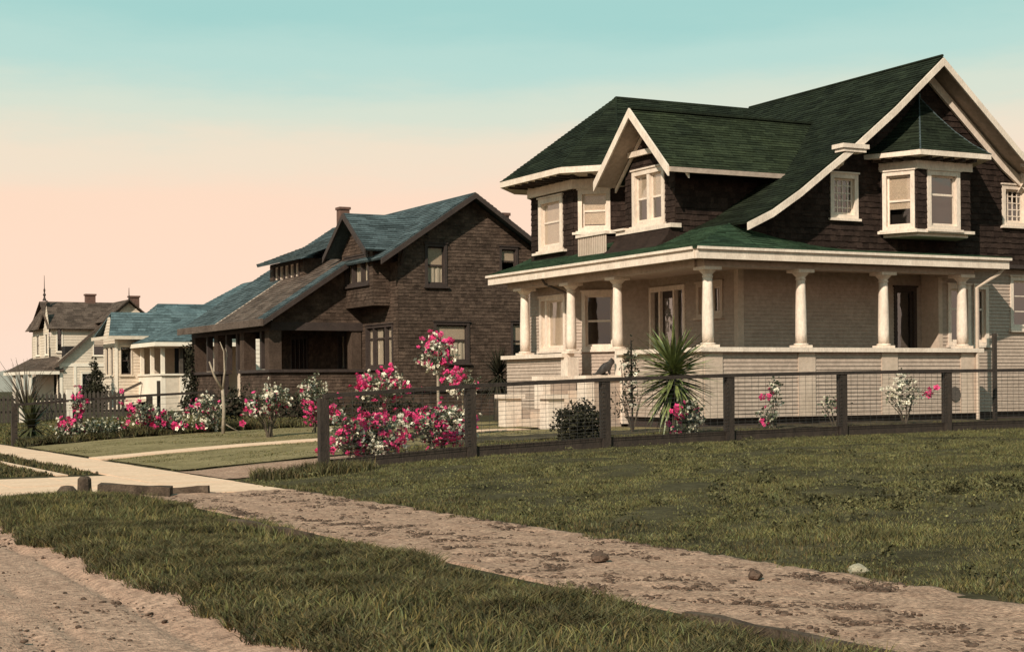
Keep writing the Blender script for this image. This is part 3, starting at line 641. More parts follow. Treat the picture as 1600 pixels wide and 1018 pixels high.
# near porch gable
pl = lambda z: (17.7, 20.9) if z < 4.0 else (min(20.9, 23.5-(7.82-z-.1)/.665), 20.9)
MB().lap(F(0, 50.75, 1, 0), 17.7, 20.9, 3.62, 5.7, .112, .018, [], pl, .2).build('porch_gable_shingles', 'brown_shingle', B, kind='stuff')
MB().box(17.6, 20.9, 50.7, 50.95, 3.35, 3.62).box(17.6, 17.85, 50.96, 59.6, 3.35, 3.7).box(17.6, 20.9, 59.61, 59.85, 3.35, 3.62).build('porch_beam', 'dark_trim', B)
MB().box(17.86, 20.88, 50.96, 59.6, 3.64, 3.7).build('porch_ceiling', 'dark_trim', B)
MB().box(17.7, 20.85, 50.8, 59.7, .95, 1.05).build('porch_floor', 'dark_trim', B)
for y in (50.95, 53.6, 56.6, 59.4):
    MB().box(17.55, 17.98, y-.22, y+.22, 1.95, 3.35).build('porch_pier', 'brown_shingle', B)
for y in (51.9, 54.5, 55.7, 58.0): MB().box(17.65, 17.85, y-.09, y+.09, 2.07, 3.35).build('porch_post', 'dark_trim', B)
for y in (50.95, 59.4): MB().box(20.5, 20.85, y-.2, y+.2, 1.95, 3.35).build('porch_pier', 'brown_shingle', B)
pf = F(17.62, 0, 0, -1)
MB().lap(pf, -59.7, -56.2, .35, 1.95, .112, .018, [], None, .2).lap(pf, -54.0, -50.75, .35, 1.95, .112, .018, [], None, .2).lap(F(0, 50.75, 1, 0), 17.62, 20.9, .35, 1.95, .112, .018, [], None, .2).build('porch_parapet', 'brown_shingle', B, kind='stuff')
for q in ((17.66, 17.9, 50.8, 54), (17.66, 17.9, 56.2, 59.7), (17.91, 20.9, 50.8, 51.0)): MB().box(*q, .4, 1.94).build('parapet_core', 'dark_trim', B)
for q in ((17.5, 18.0, 50.65, 54.05), (17.5, 18.0, 56.15, 59.8), (18.01, 20.9, 50.65, 51.05)): MB().box(*q, 1.95, 2.05).build('parapet_cap', 'dark_trim', B)
m = MB()
for i in range(4): m.box(16.3+.35*i, 17.7, 54.1, 56.1, .25, .42+.17*i)
m.build('steps', 'timber', B)
# gabled front dormer with hanging window box
gd = F(20.3, 0, 0, -1)
hd = [window(B, gd, -50.75, -48.65, 4.82, 5.80, T, .09, T, mull=(-50.1, -49.3), meet=0, curtain=((.1, .95),))]
GD = MB().box(20.28, 20.9, 48.35, 51.05, 4.1, 4.2).build('dormer', 'brown_shingle', B)
gl2 = lambda z: (-51.05, -48.35) if z < 5.97 else (-49.7-max(0, (7.05-z)/.8), -49.7+max(0, (7.05-z)/.8))
MB().lap(gd, -51.05, -48.35, 4.2, 7.0, .112, .018, hd, gl2, .19).lap(F(0, 48.35, 1, 0), 20.3, 21.5, 4.2, 5.95, .112, .018, [], None, .19).build('dormer_shingles', 'brown_shingle', GD, kind='stuff')
MB().box(20.6, 21.2, 48.5, 50.9, 4.3, 5.9).build('dark_core', 'core_shade', GD)
q0, q1, qr, qe, qz = 19.82, 22.9, 49.7, 5.88, 7.22
m = MB(); m.roof((21.5, qr+1.85, qe), (q0, qr+1.85, qe), (q0, qr, qz), (q1, qr, qz), .16).roof((q0, qr-1.85, qe), (21.2, qr-1.85, qe), (q1, qr, qz), (q0, qr, qz), .16)
m.build('dormer_roof', 'slate_roof', GD, kind='stuff')
for s in (-1, 1):
    MB().extr([(q0-.05, qr+s*1.88, qe-.2), (q0-.05, qr+s*1.88, qe), (q0-.05, qr, qz), (q0-.05, qr, qz-.2)], (.05, 0, 0)).build('bargeboard', 'dark_trim', GD)
# long shed dormer
sd = F(19.75, 0, 0, -1)
SD = MB().box(19.7, 19.78, 53.3, 56.9, 5.1, 5.2).build('shed_dormer', 'dark_trim', B)
hd = [window(B, sd, -56.5, -53.7, 5.2, 5.95, T, .08, 'cream', mull=(-55.94, -55.38, -54.82, -54.26), meet=0, blind=1.0)]
MB().lap(sd, -56.9, -53.3, 5.2, 6.0, .112, .018, hd, None, .2).lap(F(0, 53.3, 1, 0), 19.75, 21.8, 5.2, 6.0, .112, .018, [], None, .2).build('dormer_shingles', 'brown_shingle', SD, kind='stuff')
m = MB(); m.roof((19.25, 57.0, 6.0), (19.25, 52.7, 6.0), (23.2, 52.7, 7.5), (23.2, 57.0, 7.5), .16, deck=.10).build('dormer_roof', 'slate_roof', SD, kind='stuff')
# chimneys
for x, y, w, z in ((23.75, 59.6, .2, 8.5), (25.75, 49.5, .12, 7.35)):
    c = MB().box(x-w, x+w, y-w, y+w, 5.5, z).build('chimney', 'brick', B)
    MB().box(x-w-.04, x+w+.04, y-w-.04, y+w+.04, z, z+.1).build('cap', 'brick', c)

# ------------------------------------------------------------------ teal roofed cottage
C = empty('cottage', (22, 77, .4), 'low cream cottage with teal blue roof and white porch left of the brown house', 'house')
cn = F(0, 76, 1, 0); cf = F(18.65, 0, 0, -1)
TS = 'tan_siding'; W = 'white_paint'
hs = [window(C, cn, 18.85, 19.45, 2.1, 3.5, TS, .06, T, meet=.5)]
MB().lap(cn, 18.65, 21.5, .3, 4.0, .15, .02, hs).build('wall_siding', TS, C, kind='stuff')
hs = [window(C, cf, -77.0, -76.3, 2.1, 3.5, TS, .06, T, meet=.5), window(C, cf, -77.9, -77.2, 2.1, 3.5, TS, .06, T, meet=.5)]
MB().lap(cf, -78.3, -76, .3, 4.9, .15, .02, hs, lambda z: (-78.3, -76) if z < 4 else (-77.15-(5.1-z)*1.05, -77.15+(5.1-z)*1.05)).build('wall_siding', TS, C, kind='stuff')
MB().box(19.0, 21.2, 76.3, 78.2, .3, 3.9).box(22, 31, 74.3, 84, .3, 3.9).build('dark_core', 'core_shade', C)
MB().box(18.62, 18.75, 75.95, 76.0, .3, 4).box(19.9, 20, 75.9, 76, .3, 4).build('corner_board', W, C)
m = MB(); m.roof((18.25, 75.6, 3.95), (23.5, 75.6, 3.95), (24.5, 77.15, 5.15), (18.75, 77.15, 5.15), .25).roof((24, 78.8, 3.95), (18.25, 78.8, 3.95), (18.75, 77.15, 5.15), (24, 77.15, 5.15), .25)
m.build('wing_roof', 'teal_roof', C, kind='stuff')
MB().box(18.2, 23.0, 75.5, 75.59, 3.8, 3.96).build('fascia', TS, C); MB().box(18.16, 18.24, 75.6, 78.8, 3.8, 3.96).build('fascia', TS, C)
m = MB(); m.roof((20.4, 76, 3.9), (25.6, 74.2, 3.9), (25.6, 80, 5.75), (21.8, 80, 5.75), .25).roof((20.4, 83.8, 3.9), (20.4, 76, 3.9), (21.8, 80, 5.75), (21.8, 80, 5.75), .25)
m.roof((21.9, 86, 3.9), (21.9, 73.6, 3.9), (28.3, 73.6, 7.3), (28.3, 86, 7.3), .25).roof((34.7, 73.6, 3.9), (34.7, 86, 3.9), (28.3, 86, 7.3), (28.3, 73.6, 7.3), .25)
m.build('main_roof', 'teal_roof', C, kind='stuff')
MB().lap(F(0, 74.2, 1, 0), 22.3, 34.3, .3, 7.0, .2, .02, [], lambda z: (22.3, 34.3) if z < 3.9 else (28.3-(7.1-z)*1.8, 28.3+(7.1-z)*1.8)).build('wall_siding', W, C, kind='stuff')
MB().box(34.25, 34.3, 74.3, 85, .3, 4).box(22.4, 34.2, 85, 85.1, .3, 4).build('back_wall', TS, C)
hs = [window(C, F(22.3, 0, 0, -1), -73.6, -72.9, 2.1, 3.4, TS, .05, T)]
MB().box(20.2, 24, 72.3, 76, .9, 1.0).build('porch_floor', TS, C)
MB().box(23.6, 23.65, 72.2, 76, 1, 3.4).build('porch_wall', TS, C)
MB().box(19.75, 19.95, 72.0, 76, .3, 2.05).build('porch_parapet', W, C); MB().box(19.96, 20.6, 72.0, 72.2, .3, 2.05).build('porch_parapet', TS, C)
MB().box(20.6, 22.6, 71.97, 72.2, .3, 2.05).build('porch_parapet', W, C)
MB().box(19.68, 22.7, 71.9, 72.28, 2.05, 2.13).box(19.68, 20.0, 72.29, 76, 2.05, 2.13).build('parapet_cap', W, C)
for x, y in ((19.85, 72.1), (19.85, 73.9), (19.85, 75.7), (20.7, 72.1)):
    MB().box(x-.08, x+.08, y-.08, y+.08, 2.13, 3.35).build('porch_post', W if x < 20 else 'picket', C)
MB().box(21.2, 21.4, 72.05, 72.2, 2.13, 3.35).box(21.65, 21.85, 72.05, 72.2, 2.13, 3.35).build('porch_post', 'dark_trim', C)
MB().box(21.9, 22.6, 72.02, 72.2, 2.13, 3.35).build('porch_wall', TS, C)
m = MB(); m.roof((19.4, 76, 3.6), (19.4, 71.6, 3.6), (21.9, 73.6, 4.75), (21.9, 76, 4.75), .25).roof((19.4, 71.6, 3.6), (23.0, 71.6, 3.6), (23.0, 73.6, 4.75), (21.9, 73.6, 4.75), .25)
m.build('porch_roof', 'teal_roof', C, kind='stuff')
MB().box(19.33, 19.42, 71.6, 76, 3.38, 3.56).box(19.33, 24, 71.52, 71.6, 3.38, 3.56).build('fascia', W, C)
MB().box(19.45, 24, 71.7, 76, 3.4, 3.45).build('porch_ceiling', TS, C)
MB().beam((17.6, 75.3, .75), (19.7, 75.3, 1.75), .08, .12).build('stair_rail', 'picket', C)
m = MB()
for i in range(5): m.box(17.6+.4*i, 19.74, 74.0, 75.2, .2, .45+.13*i)
m.build('steps', TS, C)

# ------------------------------------------------------------------ far two storey house
D = empty('tall_house', (29, 122, .4), 'two storey cream house with brown roof, finial and chimneys, farthest down the street', 'house')
dn = F(0, 118, 1, 0); dfr = F(0, 119.6, 1, 0); FR = 'far_roof'
cat = [(24.3, 3.6), (29.9, 8.4), (33.2, 5.6)]
def dl4(z): return (24.9, 33) if z < 3.9 else (24.3+(z-3.5)*5.6/4.8, min(33, 29.9+max(0, (8.3-z))*1.18))
hs = [window(D, dn, 26.4, 27.4, 1.2, 3.1, W, .12, T, meet=.5), window(D, dn, 27.3, 28.3, 4.3, 5.85, W, .08, T)]
MB().lap(dn, 24.9, 33, .3, 8.2, .2, .02, hs, dl4).build('wall_siding', TS, D, kind='stuff')
MB().fbox(dn, 24.9, 33, -.02, .06, 3.5, 3.75).build('belt_board', W, D)
for x in (24.9, 25.9): MB().fbox(dn, x, x+.2, -.02, .05, .3, 3.5).build('corner_board', W, D)
hs = [window(D, dfr, 25.0, 25.5, 4.6, 6.4, W, .1, T)]
MB().lap(dfr, 24.6, 29, 3.5, 6.4, .2, .02, hs).build('wall_siding', TS, D, kind='stuff')
MB().box(25.4, 32.5, 118.4, 127, .3, 5).box(26, 32, 120.1, 126, 5, 6.3).build('dark_core', 'core_shade', D)
m = MB(); m.roof((24.3, 119.2, 6.3), (28.4, 119.2, 6.3), (29.9, 122.5, 8.45), (24.4, 122.5, 8.45), .3).roof((30, 126, 6.3), (24.3, 126, 6.3), (24.4, 122.5, 8.45), (30, 122.5, 8.45), .3)
m.roof((24.0, 128, 3.35), (24.0, 117.6, 3.35), (29.9, 117.6, 8.45), (29.9, 128, 8.45), .3) if False else None
m.roof((27.9, 121, 6.75), (27.9, 117.5, 6.75), (29.9, 117.5, 8.45), (29.9, 122.5, 8.45), .3).roof((33.5, 117.5, 5.4), (33.5, 128, 5.4), (29.9, 128, 8.45), (29.9, 117.5, 8.45), .3)
m.build('main_roof', FR, D, kind='stuff')
MB().extr([(24.35, 117.9, 3.5), (24.6, 117.9, 3.5), (29.9, 117.9, 8.2), (29.9, 117.9, 8.4)], (0, -.3, 0)).build('bargeboard', FR, D)
# street front tower with little gable
tf = F(24.5, 0, 0, -1)
hs = [window(D, tf, -121.0, -119.9, 4.4, 6.0, W, .1, T), window(D, tf, -124.3, -122.8, 4.4, 6.0, W, .1, T)]
MB().lap(tf, -125.5, -119.6, 3.5, 6.4, .2, .02, hs).lap(tf, -121.4, -119.4, 6.4, 8.0, .2, .02, [], lambda z: (-120.4-(8.1-z)*.55, -120.4+(8.1-z)*.55)).build('tower_siding', TS, D, kind='stuff')
m = MB(); m.roof((24.0, 125.9, 6.3), (24.0, 121.2, 6.3), (24.9, 122.0, 8.5), (24.9, 122.6, 8.5), .3).build('tower_roof', FR, D, kind='stuff')
MB().lathe([(.16, 0), (.05, .3), (.12, .45), (.04, .6), (.08, .8), (.03, .95), (.015, 1.9)], (24.6, 121.6, 8.45), 8).build('finial', 'dark_trim', D)
MB().lathe([(.08, 0), (.04, .2), (.02, .9)], (29.9, 117.6, 8.4), 8).build('finial', 'dark_trim', D)
# porch
MB().lap(F(24.8, 0, 0, -1), -126, -118, .3, 3.5, .2, .02, [(-119.4, -118.6, 1.2, 3.1)]).build('wall_siding', TS, D, kind='stuff')
m = MB(); m.roof((22.6, 127, 3.2), (22.6, 117.8, 3.2), (24.7, 119.5, 4.3), (24.7, 127, 4.3), .3).roof((22.6, 117.8, 3.2), (25.2, 117.8, 3.2), (25.0, 118.6, 4.2), (24.7, 119.5, 4.3), .3)
m.build('porch_roof', FR, D, kind='stuff')
MB().box(22.55, 22.65, 117.8, 127, 2.95, 3.18).box(22.66, 24.85, 117.75, 117.85, 2.95, 3.18).build('fascia', W, D)
for y in (118.1, 121, 124): MB().box(22.7, 22.9, y-.1, y+.1, .4, 2.95).build('porch_post', W, D)
for x, y, z in ((28.2, 122.6, 8.95), (31.0, 120.5, 8.75)):
    c = MB().box(x-.36, x+.36, y-.25, y+.25, 6.5, z).build('chimney', 'brick', D); MB().box(x-.42, x+.42, y-.31, y+.31, z, z+.13).build('cap', 'brick', c)
MB().box(32.9, 33, 118.1, 128, .3, 5.5).box(24.9, 32.9, 127.9, 128, .3, 6).build('back_wall', TS, D)

D.location.z -= .38
# ------------------------------------------------------------------ fences
FE = empty('wire_fence', (9.2, 24, 0), 'weathered post and rail fence with wire mesh bordering the grassy vacant lot', 'fence')
posts = [9.2+2.62*i for i in range(7)]; FH = 1.16
tops = []
for x in posts:
    g = g1(x, 24); tl = random.uniform(-.015, .015); w = .078
    MB().extr([(x-w, 24-w*.8, g-.2), (x+w, 24-w*.8, g-.2), (x+w+tl, 24-w*.8, g+FH), (x-w+tl, 24-w*.8, g+FH)], (0, w*1.7, 0)).build('post', 'fence_wood', FE)
    tops.append((x, g))
for (x0, z0), (x1, z1) in zip(tops, tops[1:]):
    MB().beam((x0, 23.99, z0+FH+.03), (x1-.004, 23.99, z1+FH+.03), .13, .066).build('top_rail', 'rail_wood', FE)
    mid = [(x0+.09, z0+.03), (x1-.09, z1+.03)]
    MB().extr([(mid[0][0], 24.0, mid[0][1]-.05), (mid[1][0], 24.0, mid[1][1]-.05), (mid[1][0], 24.0, mid[1][1]+.15), (mid[0][0], 24.0, mid[0][1]+.15)], (0, .04, 0)).build('bottom_board', 'fence_wood', FE)
    m = MB(); r = .0028
    for k in range(15):
        h = .20+(FH-.23)*(k/14)**1.2; m.beam((x0+.05, 23.925, z0+h), (x1-.05, 23.925, z1+h), r*2, r*2)
    for k in range(1, 17):
        t = k/17; x = x0+(x1-x0)*t; z = z0+(z1-z0)*t; m.beam((x, 23.92, z+.2), (x, 23.92, z+FH), r*1.4, r*1.4, (0, 1, 0))
    m.build('wire_mesh', 'wire', FE)
tag(MB().box(23.97, 24.04, 24.4, 24.47, .3, 2.42).build('stake', 'fence_wood'), 'tall thin dark stake rising above the fence at its right end', 'stake')
FL = empty('garden_fence', (7.7, 42.2, 0), 'low dark post and rail garden fence in front of the cottage flower bed', 'fence')
px = [7.75, 9.4, 11.25, 13.0]
for x in px: MB().box(x-.07, x+.07, 42.13, 42.27, g1(x, 42)-.1, g1(x, 42)+1.02).build('post', 'fence_wood', FL)
MB().box(11.5, 11.58, 42.3, 42.38, .2, 1.65).build('post', 'fence_wood', FL)
for a, b in zip(px, px[1:]):
    MB().beam((a, 42.2, g1(a, 42)+1.05), (b-.004, 42.2, g1(b, 42)+1.05), .1, .06).build('top_rail', 'rail_wood', FL)
    m = MB()
    for h in (.2, .35, .5, .65, .8, .95): m.beam((a, 42.12, g1(a, 42)+h), (b, 42.12, g1(b, 42)+h), .007, .007)
    m.build('wire_mesh', 'wire', FL)
PK = empty('picket_fence', (10.5, 60, .2), 'dark picket fence with pale post before the farthest house', 'fence')
pm = MB().add([(-.05, -.01, 0), (.05, -.01, 0), (.05, .01, 0), (-.05, .01, 0), (-.05, -.01, .92), (.05, -.01, .92), (.05, .01, .92), (-.05, .01, .92), (0, 0, 1.02)],
              [(0, 3, 2, 1), (0, 1, 5, 4), (1, 2, 6, 5), (2, 3, 7, 6), (3, 0, 4, 7), (4, 5, 8), (5, 6, 8), (6, 7, 8), (7, 4, 8)]).mesh('picket', 'picket')
for i in range(30):
    o = link('picket', pm, PK); o.location = (i*.155, 0, .05+g1(10.5+i*.155, 60)-.2)
for h in (.35, .8): MB().box(10.45, 15.1, 60.03, 60.07, .25+h, .33+h).build('rail', 'picket', PK)
for x in (11.3, 13.0): MB().box(x-.1, x+.1, 59.9, 60.08, .1, 1.45).build('post', 'white_paint', PK)

# ------------------------------------------------------------------ plants
def to_mesh(name, V, Fc, tone, m):
    me = bpy.data.meshes.new(name); V = np.asarray(V, np.float32); Fc = np.asarray(Fc, np.int32); k = Fc.shape[1]
    me.vertices.add(len(V)); me.vertices.foreach_set('co', V.ravel())
    me.loops.add(Fc.size); me.loops.foreach_set('vertex_index', Fc.ravel())
    me.polygons.add(len(Fc)); me.polygons.foreach_set('loop_start', np.arange(0, Fc.size, k, dtype=np.int32)); me.polygons.foreach_set('loop_total', np.full(len(Fc), k, np.int32))
    at = me.color_attributes.new('tone', 'FLOAT_COLOR', 'POINT'); a = np.ones((len(V), 4), np.float32); a[:, :3] = np.asarray(tone, np.float32).reshape(len(V), -1)
    at.data.foreach_set('color', a.ravel()); me.materials.append(M[m]); me.update(calc_edges=True); me.validate(); return me
def leaves(P, size, m, name='leaves', aspect=.55, var=(.55, 1.5)):
    P = np.asarray(P); n = len(P)
    u = rng.normal(size=(n, 3)); u /= np.linalg.norm(u, axis=1)[:, None]; w = rng.normal(size=(n, 3)); w -= u*(u*w).sum(1)[:, None]; w /= np.linalg.norm(w, axis=1)[:, None]
    s = size*rng.uniform(.6, 1.3, n)[:, None]; nrm = np.cross(u, w)*.18*s
    V = np.stack([P-u*s, P+w*s*aspect+nrm, P+u*s, P-w*s*aspect+nrm], 1).reshape(-1, 3)
    return to_mesh(name, V, np.arange(4*n).reshape(n, 4), np.repeat(rng.uniform(*var, n), 4)[:, None], m)
def blooms(P, size, m, name):
    P = np.asarray(P); V = []; Fc = []; T = []
    for p in P:
        s = size*random.uniform(.65, 1.25); ax = Vector((random.gauss(0, 1), random.gauss(0, 1), random.gauss(.6, .8))).normalized()
        q = ax.to_track_quat('Z', 'Y').to_matrix(); t0 = random.uniform(.7, 1.25)
        for ring, (rr, zz, op) in enumerate(((1., 0., .55), (.55, .3, .9))):
            for k in range(5):
                a = k*1.2566+ring*.6+random.uniform(-.15, .15); b = len(V); t = t0*random.uniform(.8, 1.15)
                for da, r_, z_ in ((0, .08, 0), (-.55, rr*.75, op*.45), (0, rr, op*.6), (.55, rr*.75, op*.45)):
                    V.append(p+np.array(q @ Vector((math.cos(a+da)*r_*s, math.sin(a+da)*r_*s, (z_+zz*.4)*s)))); T.append(t)
                Fc.append((b, b+1, b+2, b+3))
    return to_mesh(name, V, Fc, np.array(T)[:, None], m)
def blob(n, c, r, shell=.45, lump=None):
    d = rng.normal(size=(n, 3)); d /= np.linalg.norm(d, axis=1)[:, None]
    rad = rng.uniform(shell**3, 1, n)**(1/3)
    k = np.ones(n)
    if lump is not None: k = 1+.35*np.sin(d[:, 0]*4+lump)*np.sin(d[:, 1]*5+lump*2)+.2*np.sin(d[:, 2]*7+lump*3)
    return np.array(c)+d*(rad*k)[:, None]*np.array(r)
def rose(name, label, loc, blobs, nl=500, npk=30, nw=30, stemh=None, lsz=.045, bsz=.06, group=None, cat='rose bush', pale=.35, clump=7, stem='stem', tr=.018):
    x, y = loc; o = empty(name, (x, y, g1(x, y)), label, cat, group)
    tot = sum(b[3]*b[4]*b[5] for b in blobs); Ld, Lp, Pk, Wh = [], [], [], []; st = MB()
    for b in blobs:
        c, r = b[:3], b[3:6]; fr = b[3]*b[4]*b[5]/tot; lump = random.uniform(0, 6)
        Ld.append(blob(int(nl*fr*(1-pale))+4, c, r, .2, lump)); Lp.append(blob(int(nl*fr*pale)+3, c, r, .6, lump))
        for lst, n in ((Pk, npk), (Wh, nw)):
            n = int(n*fr+.5)
            if n:
                cen = blob(max(1, n//clump), c, r, .75, lump)
                lst.append(cen[rng.integers(0, len(cen), n)]+rng.normal(size=(n, 3))*bsz*(1.5 if lst is Pk else 1.2))
        for k in range(3 if stemh is None else 1):
            e = np.array(c)+rng.normal(size=3)*np.array(r)*.35
            b0 = (random.uniform(-.06, .06), random.uniform(-.06, .06), -.05)
            if stemh is None: st.tube([b0, (e[0]*.4, e[1]*.4, e[2]*.5), tuple(e)], [tr*.9, tr*.6, tr*.35], 5)
        if stemh is not None:
            st.tube([(0, 0, -.05), (.015, .01, stemh*.5), (c[0]*.5, c[1]*.5, stemh)], [tr, tr*.85, tr*.7], 7)
            for k in range(6):
                e = np.array(c)+rng.normal(size=3)*np.array(r)*.5; st.tube([(c[0]*.5, c[1]*.5, stemh-.02), tuple(e)], [tr*.55, tr*.2], 4)
    st.build('stems', stem, None).parent = o
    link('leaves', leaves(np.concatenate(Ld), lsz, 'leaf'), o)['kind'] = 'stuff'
    link('glint_leaves', leaves(np.concatenate(Lp), lsz*.85, 'leaf_glint'), o)['kind'] = 'stuff'  # near-white leaves paint in the glints of light on the foliage
    if Pk: link('pink_blooms', blooms(np.concatenate(Pk), bsz, 'pink', 'pink_blooms'), o)['kind'] = 'stuff'
    if Wh: link('white_blooms', blooms(np.concatenate(Wh), bsz*.72, 'white_petal', 'white_blooms'), o)['kind'] = 'stuff'
    return o
rose('rose_bush', 'low sprawling pink rose bush behind the first fence bay, nearest the corner post', (10.35, 24.75),
     [(0, 0, .5, .5, .35, .30), (-.42, .1, .35, .3, .3, .22), (-.55, .1, .75, .15, .2, .2), (.1, 0, .25, .5, .3, .18)], 1300, 230, 110, bsz=.062, pale=.4)
rose('rose_bush', 'big round rose bush full of pink and white blooms beside the second fence post', (11.75, 25.1),
     [(0, 0, .5, .52, .45, .34), (.3, 0, .55, .3, .3, .33), (-.45, 0, .55, .3, .3, .25)], 1300, 230, 150, bsz=.062, pale=.45)
rose('standard_rose', 'tall standard rose with a round pink head on a pale trunk, highest of the roses', (14.3, 30.6), [(0, 0, 1.75, .36, .34, .30)], 360, 80, 80, stemh=1.45, bsz=.07, cat='rose tree', stem='pale_stem', tr=.04)
rose('rose_bush', 'pink and white rose bush just left of the tall standard rose', (13.3, 31.4), [(-.2, 0, 1.15, .3, .28, .26), (.25, 0, 1.15, .28, .28, .3)], 560, 95, 85, bsz=.07)
rose('standard_rose', 'small standard rose with loose pink head on a slim stem beside the entrance steps', (17.3, 35.6), [(0, 0, 1.15, .42, .36, .3)], 320, 42, 55, stemh=.9, bsz=.075, cat='rose tree', stem='pale_stem', tr=.022)
rose('rose_bush', 'vase shaped pink rose shrub standing alone on the lawn before the brown porch', (12.35, 35.7), [(0, 0, .85, .42, .36, .32), (-.4, 0, .75, .25, .25, .2), (.2, 0, 1.05, .3, .3, .2)], 640, 55, 75, bsz=.075, tr=.03)
rose('rose_bush', 'pink rose bush half hidden behind the corner fence post', (13.85, 36.8), [(0, 0, .95, .32, .3, .45)], 600, 36, 30, bsz=.075)
rose('rose_bush', 'white flecked rose bush with pink top at the left end of the brown porch', (12.3, 40.6), [(0, 0, .55, .45, .4, .42)], 700, 36, 110, bsz=.075)
rose('rose_bush', 'bright pink rose bush at the middle post of the garden fence', (10.9, 41.4), [(0, 0, .62, .4, .36, .3), (.6, 0, .4, .5, .35, .28)], 1000, 80, 18, bsz=.08)
rose('rose_bush', 'low white flowering bush with a few pink roses along the garden fence', (9.9, 41.6), [(0, 0, .32, .6, .35, .25), (-.7, 0, .25, .5, .3, .2)], 900, 12, 70, bsz=.06)
rose('rose_bush', 'pink roses climbing the second garden fence post at far left', (9.3, 41.9), [(0, 0, .95, .22, .2, .16), (-.25, 0, .35, .28, .24, .2)], 420, 60, 20, bsz=.08)
rose('rose_bush', 'short pink and cream rose bush behind the fence beside the fourth post', (16.75, 24.75), [(0, 0, .45, .28, .25, .3), (-.2, 0, .2, .24, .2, .15)], 420, 30, 26, bsz=.06)
rose('rose_bush', 'thin upright rose with few pink blooms against the pale porch wall', (20.6, 27.3), [(0, 0, .8, .16, .16, .4), (-.2, 0, .3, .25, .2, .2)], 260, 14, 16, bsz=.07)
rose('rose_bush', 'small bending cream rose beside the fifth fence post', (22.4, 27.6), [(0, 0, .5, .35, .2, .2)], 170, 2, 16, bsz=.06)
rose('rose_bush', 'cream flowered rose bush with a single pink patch between the right fence posts', (24.1, 27.2), [(0, 0, .75, .4, .3, .4), (-.45, 0, .6, .1, .1, .16)], 300, 8, 80, bsz=.07)
# vine on its stake by the steps
V_ = empty('climbing_vine', (17.62, 28.2, g1(17.62, 28.2)), 'straggly flowering vine on a dark stake left of the spiky yucca', 'vine')
MB().beam((0, 0, -.1), (-.02, 0, 1.95), .032, .032).build('stake', 'fence_wood').parent = V_
pp = np.concatenate([blob(300, (-.04, 0, 1.2), (.18, .18, .75), .1, 2.), blob(60, (-.3, 0, .6), (.4, .2, .35), .1, 1.)])
link('leaves', leaves(pp, .04, 'dark_leaf'), V_)['kind'] = 'stuff'
link('white_blooms', blooms(blob(46, (-.03, 0, 1.25), (.2, .18, .7), .3, 2.), .045, 'white_petal', 'white_blooms'), V_)['kind'] = 'stuff'
st = MB()
for k in range(10): a = random.uniform(-.5, .3); st.tube([(0, 0, 0), (a*.5, 0, .5), (a, random.uniform(-.2, .2), random.uniform(.7, 1.6))], [.01, .007, .004], 4)
st.build('stems', 'stem').parent = V_
# yucca: every leaf its own piece
def leaf_mesh(L, w, bend, m):
    mb = MB(); n = 6; pr = None
    for i in range(n+1):
        t = i/n; x = L*t; z = -bend*L*t*t; ww = w*(1-t**2.2)*(.6+.4*min(1, t*4)); q = ((x, -ww, z+ww*.35), (x, 0, z), (x, ww, z+ww*.35))
        if pr: mb.quad(pr[0], q[0], q[1], pr[1]).quad(pr[1], q[1], q[2], pr[2])
        pr = q
    return mb.mesh('leaf', m)
Yu = empty('yucca', (16.85, 25.5, g1(16.85, 25.5)), 'spiky green yucca with sword leaves on a short trunk beside the porch corner', 'yucca')
MB().lathe([(.11, -.1), (.09, .3), (.08, .7), (.07, 1.3), (.05, 1.5)], (0, 0, 0), 9).build('trunk', 'stem', None, True).parent = Yu
lm = [leaf_mesh(L, .030, b, 'yucca_leaf') for L, b in ((.80, .04), (.74, .10), (.84, .16), (.70, .02))]
for i in range(296):
    t = i/296; el = math.asin(max(-.93, .90-1.80*t))+R(random.uniform(-9, 9)); az = i*2.39996+random.uniform(-.25, .25)
    o = link('leaf', random.choice(lm), Yu); o.location = (0, 0, 1.45-.5*t+random.uniform(-.05, .05))
    o.rotation_euler = (random.uniform(-.3, .3), -el, az); s = random.uniform(.92, 1.3)*(1.05 if t > .55 else 1); o.scale = (s, s, s)
def spiky(name, label, cat, loc, n, h, L, m, stemm='stem', trunk=.1, lw=.035):
    o = empty(name, (*loc, g1(*loc)), label, cat); mb = MB()
    for i in range(n):
        t = i/n; el = R(85-125*t+random.uniform(-10, 10)); az = i*2.39996; l = L*random.uniform(.75, 1.1); bend = .15+.3*t
        d = Vector((math.cos(az)*math.cos(el), math.sin(az)*math.cos(el), math.sin(el))); sd = d.cross(Vector((0, 0, 1))).normalized(); p = None
        for k in range(5):
            u = k/4; c = Vector((0, 0, h-.15*t))+d*l*u-Vector((0, 0, bend*l*u*u)); w = lw*(1-u*.96)
            q = (c-sd*w, c+sd*w)
            if p: mb.quad(p[0], p[1], q[1], q[0])
            p = q
    mb.build('fronds', m).parent = o; o.children[0]['kind'] = 'stuff'
    MB().lathe([(trunk, -.1), (trunk*.85, h*.5), (trunk*.7, h)], (0, 0, 0), 8).build('trunk', stemm, None, True).parent = o
    return o
spiky('palm', 'dark shaggy palm in the shade between the two nearest houses', 'palm', (21.2, 41.2), 170, 1.35, 1.0, 'dark_leaf', trunk=.18)
spiky('agave', 'spiky green agave clump at the far left edge by the garden fence', 'agave', (8.6, 44.4), 80, .45, 1.1, 'agave_leaf', trunk=.12, lw=.06)
